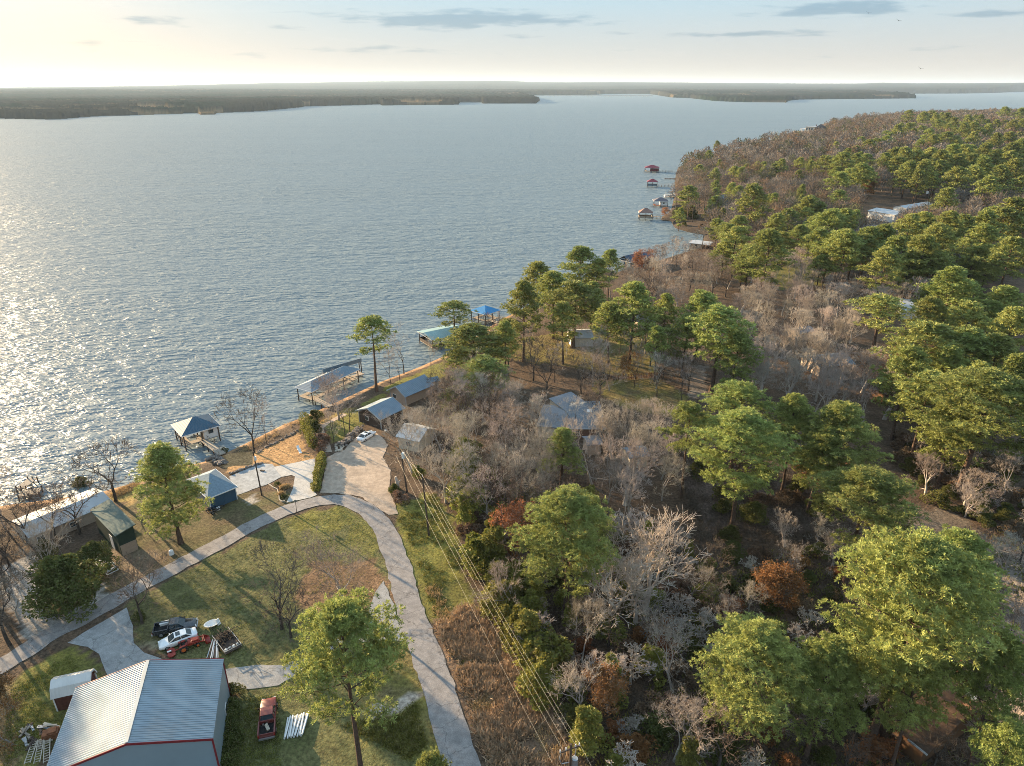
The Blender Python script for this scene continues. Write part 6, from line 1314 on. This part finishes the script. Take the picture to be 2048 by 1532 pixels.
# vine grown shrubs along the power line and in the brushy woods
for i, (px, sp_, n, kinds, hr, lab, grp) in enumerate([
 ([(905,935),(935,925),(960,1060),(1010,1150),(1070,1250),(1130,1360),(1090,1400),(1030,1290),(965,1180),(935,1090)], 2.5, 36, ['ivy','ivy','ivytall','ivy','brown'], (4,7), 'vine covered sunlit shrub at the wood edge along the wires', 'vine covered shrubs along the wires'),
 ([(1000,1090),(1200,1080),(1420,1130),(1430,1560),(1180,1560),(1110,1380)], 3.4, 60, ['ivy','brown','ivytall','bush','rust','ivy'], (2,5), 'green or brown shrub in the brushy woods right of the wires', 'shrubs in the brushy woods'),
 ([(1430,1120),(1700,1100),(1760,1560),(1430,1560)], 4.0, 30, ['bush','brown','cedar','rust','bush'], (2,4.5), 'dark shrub in the shaded lower right woods', 'shrubs in the shaded woods'),
 ([(1400,880),(1640,960),(1640,1080),(1450,1100),(1380,1000)], 4.0, 12, ['bush','cedar','brown'], (2,4), 'dark shrub under the mid pine group', 'shrubs under the mid pines'),
 ([(880,900),(1000,960),(1180,1000),(1190,1080),(1000,1080),(920,980)], 3.4, 18, ['ivy','brown','bush'], (2,4), 'green brown shrub in the thicket left of the hipped house', 'shrubs in the bare thicket'),
 ([(1340,470),(1352,420),(1420,440),(1410,480),(1385,470)], 5, 9, ['cedar','bush','ivy','brown'], (4,7), 'dense green shrub on the cove bank', 'shrubs on the cove bank'),
 ([(1780,880),(2060,900),(2060,1080),(1850,1010)], 3.4, 40, ['bush','cedar','brown'], (2,4), 'dark shrub in the shadowed hollow', 'shrubs in the shadowed hollow'),
]):
    for j, p in enumerate(scatter(px, sp_, n, 300+i, mind=1.2)):
        k = kinds[j % len(kinds)]; H = random.uniform(*hr)*(1.5 if k == 'ivytall' else 1); H = min(H, random.uniform(1.8, 3.0)) if k in ('brown','bush','rust') else H
        put_shrub(k, 0, 0, H, lab, grp, wid=random.uniform(1.0, 1.45), world=p, name={'ivy':'ivy_bush','ivytall':'ivy_column','cedar':'cedar_bush','bush':'green_bush','brown':'brown_bush','rust':'rust_bush'}[k], cat='shrub')
# ---- far bare woods: one mass, merged
def far_mass():
    poly = np.array(ats([(1348,452),(1350,400),(1352,345),(1385,326),(1440,312),(1540,290),(1600,270),(1650,254),(1710,243),(1800,234),(2060,227)])+[(1500, 1500),(1500, 300)]+ats([(2060,560),(1700,545),(1560,500),(1440,520),(1400,500)]))
    g = np.random.default_rng(9); out = []
    for dist0, dist1, spc in ((190,330,8.0),(330,480,8.5),(480,700,9.5),(700,1100,11.5),(1100,1700,15),(1700,2500,19)):
        ys = np.arange(dist0, dist1, spc); 
        for y in ys:
            xs = np.arange(40, y*.78+20, spc); P = np.column_stack([xs+g.uniform(-.45,.45,len(xs))*spc, y+g.uniform(-.45,.45,len(xs))*spc]); ok = in_poly(P, poly) & ~blocked(P); out.append(P[ok])
    P = np.concatenate(out); A = np.array(USED)
    d2 = np.array([np.hypot(*(A-p).T).min() for p in P]); P = P[d2 > 4.5]; Z = HT(P); return P, Z, g
FP, FZ, fg = far_mass()
FD = np.hypot(FP[:,0], FP[:,1]); order = np.argsort(FD)
NI = 0; GRPF = [('bare brown tree in the woods of the cove and point','bare woods of the point'),]
take = order[:NI]
for j, i in enumerate(take):
    k = ['grey','pale','grey','grey'][j % 4]; put_bare(k, 0, 0, random.uniform(9, 12.5), GRPF[0][0], GRPF[0][1], wid=random.uniform(1.05, 1.35), world=(FP[i,0], FP[i,1], FZ[i]))
rest = order[NI:]
def lowpoly_tree(seed, n, d):
    g = np.random.default_rng(seed); H = 11.0; C = []; D = []
    v = unit(g.normal(size=(n, 3))); v[:,2] = np.abs(v[:,2]); r = g.uniform(.3, 1, (n, 1))**.5; P0 = np.array([0,0,H*.42])+v*r*np.array([4.2,4.2,H*.52])*.8; Dn = unit(v*np.array([1,1,1.0])+np.array([0,0,.25])+g.normal(size=(n,3))*.7)
    a, f = blades(P0, Dn, g.uniform(1.0, 1.9, n), d, g); tv, tf = tubes([(0,0,0)], [(0,0,H*.6)], [.22], [.1], 4); return np.concatenate([a, tv]), np.concatenate([f, tf+len(a)])
def far_wood_mesh(idx, name, m, n, d, label):
    bases = [lowpoly_tree(400+k, n, d) for k in range(5)]; VV = []; FF = []; CC = []; o = 0; pal = np.array([(.18,.15,.13),(.21,.185,.165),(.165,.13,.105),(.185,.13,.09),(.15,.14,.13),(.10,.105,.06)])
    for j, i in enumerate(idx):
        v, f = bases[j % 5]; a = fg.uniform(0, 6.28); s = fg.uniform(1.0, 1.5); c, sn = math.cos(a)*s, math.sin(a)*s; w = np.column_stack([v[:,0]*c-v[:,1]*sn, v[:,0]*sn+v[:,1]*c, v[:,2]*s*fg.uniform(.85,1.1)])+np.array([FP[i,0], FP[i,1], FZ[i]])
        VV.append(w); FF.append(f+o); o += len(v); cc = pal[fg.integers(0, 6)]*fg.uniform(.8, 1.2); CC.append(np.tile(cc, (len(v), 1)))
    o = mob(name, np_mesh(name, np.concatenate(VV), [np.concatenate(FF)], [m], col=np.concatenate(CC))); tag(o, label, 'woodland', kind='stuff')
M_FARW = mat('far_bare_wood', vcol=True, var=0, rough=1, spec=.05, trans=.15)
rn = [i for i in rest if FD[i] < 620]; rf = [i for i in rest if FD[i] >= 620]
far_wood_mesh(rn, 'bare_wood', M_FARW, 270, .16, 'brown leafless woods covering the far point'); far_wood_mesh(rf, 'distant_wood', M_FARW, 120, .42, 'hazy leafless woods along the crest of the point')
# ---- low growth: brambles beside the road, leaf litter brush, grass tufts
def tufts(name, px_list, n, m, h, w, label, nbl=9, seed=1, spread=.35, jig=None):
    g = np.random.default_rng(seed); C = []
    for px in px_list:
        poly = np.array(ats(px)); lo, hi = poly.min(0), poly.max(0); P = g.uniform(lo, hi, (n*4, 2)); P = P[in_poly(P, poly)]; P = P[fbm(P[:,0]/3+seed, P[:,1]/3) > .40]; P = P[~blocked(P)][:n]; C.append(np.column_stack([P, HT(P)]))
    C = np.concatenate(C); k = len(C); sz = g.uniform(.5, 1.25, k); Cb = np.repeat(C, nbl, 0); Cb[:,:2] += g.normal(size=(len(Cb), 2))*spread*.5; D = unit(np.column_stack([g.normal(size=(len(Cb), 2))*.75, np.abs(g.normal(size=len(Cb)))*.6+.35])); v, f = blades(Cb, D, h*np.repeat(sz, nbl)*g.uniform(.6, 1.2, len(Cb)), w, g)
    o = mob(name, np_mesh(name, v, [f], [m])); tag(o, label, 'undergrowth', kind='stuff')
VERGE = [(852,1250),(935,1215),(990,1260),(1060,1370),(1130,1470),(1180,1560),(1000,1560),(945,1450),(890,1290)]
tufts('brambles', [VERGE], 2600, M_BRAM, 1.0, .12, 'brown dry brambles between the road and the wires', 14, 1, .7)
tufts('dry_grass', [VERGE, [(850,1180),(875,1170),(1000,1440),(1040,1560),(975,1560)]], 700, M_STRAW, .6, .07, 'straw coloured dry grass along the road edge', 12, 2)
tufts('verge_weeds', [[(795,1040),(870,985),(910,1080),(930,1150),(860,1190),(820,1110)], [(838,1175),(870,1165),(1010,1450),(1045,1560),(985,1560)], qs('c2',(1000,1250),(1300,1170),(1480,1120),(1620,1010),(1700,1300),(1500,1500))], 700, M_IVY, .35, .08, 'green weeds and grass tufts along the road verges', 10, 3)
tufts('forest_brush', [[(1000,1090),(1240,1060),(1430,1120),(1430,1560),(1180,1560),(1090,1370)], [(1430,1110),(2060,1050),(2060,1560),(1430,1560)], [(1340,900),(1660,950),(1660,1090),(1400,1110)], [(880,880),(1190,960),(1190,1090),(960,1090)]], 1700, M_DTWIG, 1.1, .06, 'dry twiggy brush on the forest floor', 10, 4, .8)
tufts('leafy_brush', [[(1000,1090),(1240,1060),(1430,1120),(1430,1560),(1180,1560),(1090,1370)], [(1430,1110),(2060,1050),(2060,1560),(1430,1560)], [(1000,980),(1180,980),(1180,1090),(960,1090)]], 600, M_IVY, .7, .16, 'low green leafy brush on the forest floor', 12, 5, .8)
tufts('shore_reeds', [qs('d2',(860,700),(1250,560),(1900,230),(1900,330),(1300,660),(1100,760)), qs('c3',(880,840),(1090,740),(1100,780),(940,860))], 260, M_STRAW, .7, .06, 'dry brown grass along the shore bank', 10, 6)
tufts('lawn_tufts', [[(395,1128),(560,1040),(690,1015),(740,1045),(790,1150),(700,1250),(430,1330),(265,1270),(260,1210)], [(460,1400),(560,1390),(560,1560),(450,1560)], [(20,1380),(140,1310),(200,1380),(120,1500),(0,1540)]], 1500, M_IVY, .16, .06, 'rough grass tufts on the lawns', 8, 7)


# ---- say which one: within each stand, by look first and then by where in the stand it grows
NOUN = dict(grey='grey bare tree', pale='pale barked bare tree', dark='dark bare tree', thin='slim bare tree', scrub='low scrubby bare tree', ivy='leafy green shrub', ivytall='tall vine column', cedar='dark cedar shrub', bush='round dark green shrub', brown='brown dry shrub', rust='rust coloured shrub')
BYG = {}
for o in list(bpy.data.objects):
    if o.parent is None and o.name in KINDOF and o.get('group'): BYG.setdefault(o['group'], []).append(o)
for grp, L_ in BYG.items():
    if len(L_) < 5 or 'past the left' in grp: continue
    P_ = np.array([proj(*o.location) for o in L_]); wmed = np.median([o.scale[0]/max(.1, o.location.y) for o in L_])
    x1, x2 = np.percentile(P_[:,0], (34, 67)); ym = np.median(P_[:,1])
    for o, (x_, y_) in zip(L_, P_):
        k_ = KINDOF[o.name]; n_ = NOUN.get(k_) or ('wide pine' if o.scale[0]/max(.1, o.location.y) > wmed else 'narrow pine')
        h_ = 'left' if x_ < x1 else 'middle' if x_ < x2 else 'right'
        o['label'] = f"{n_}, {'upper' if y_ < ym else 'lower'} {h_} among the {grp}"
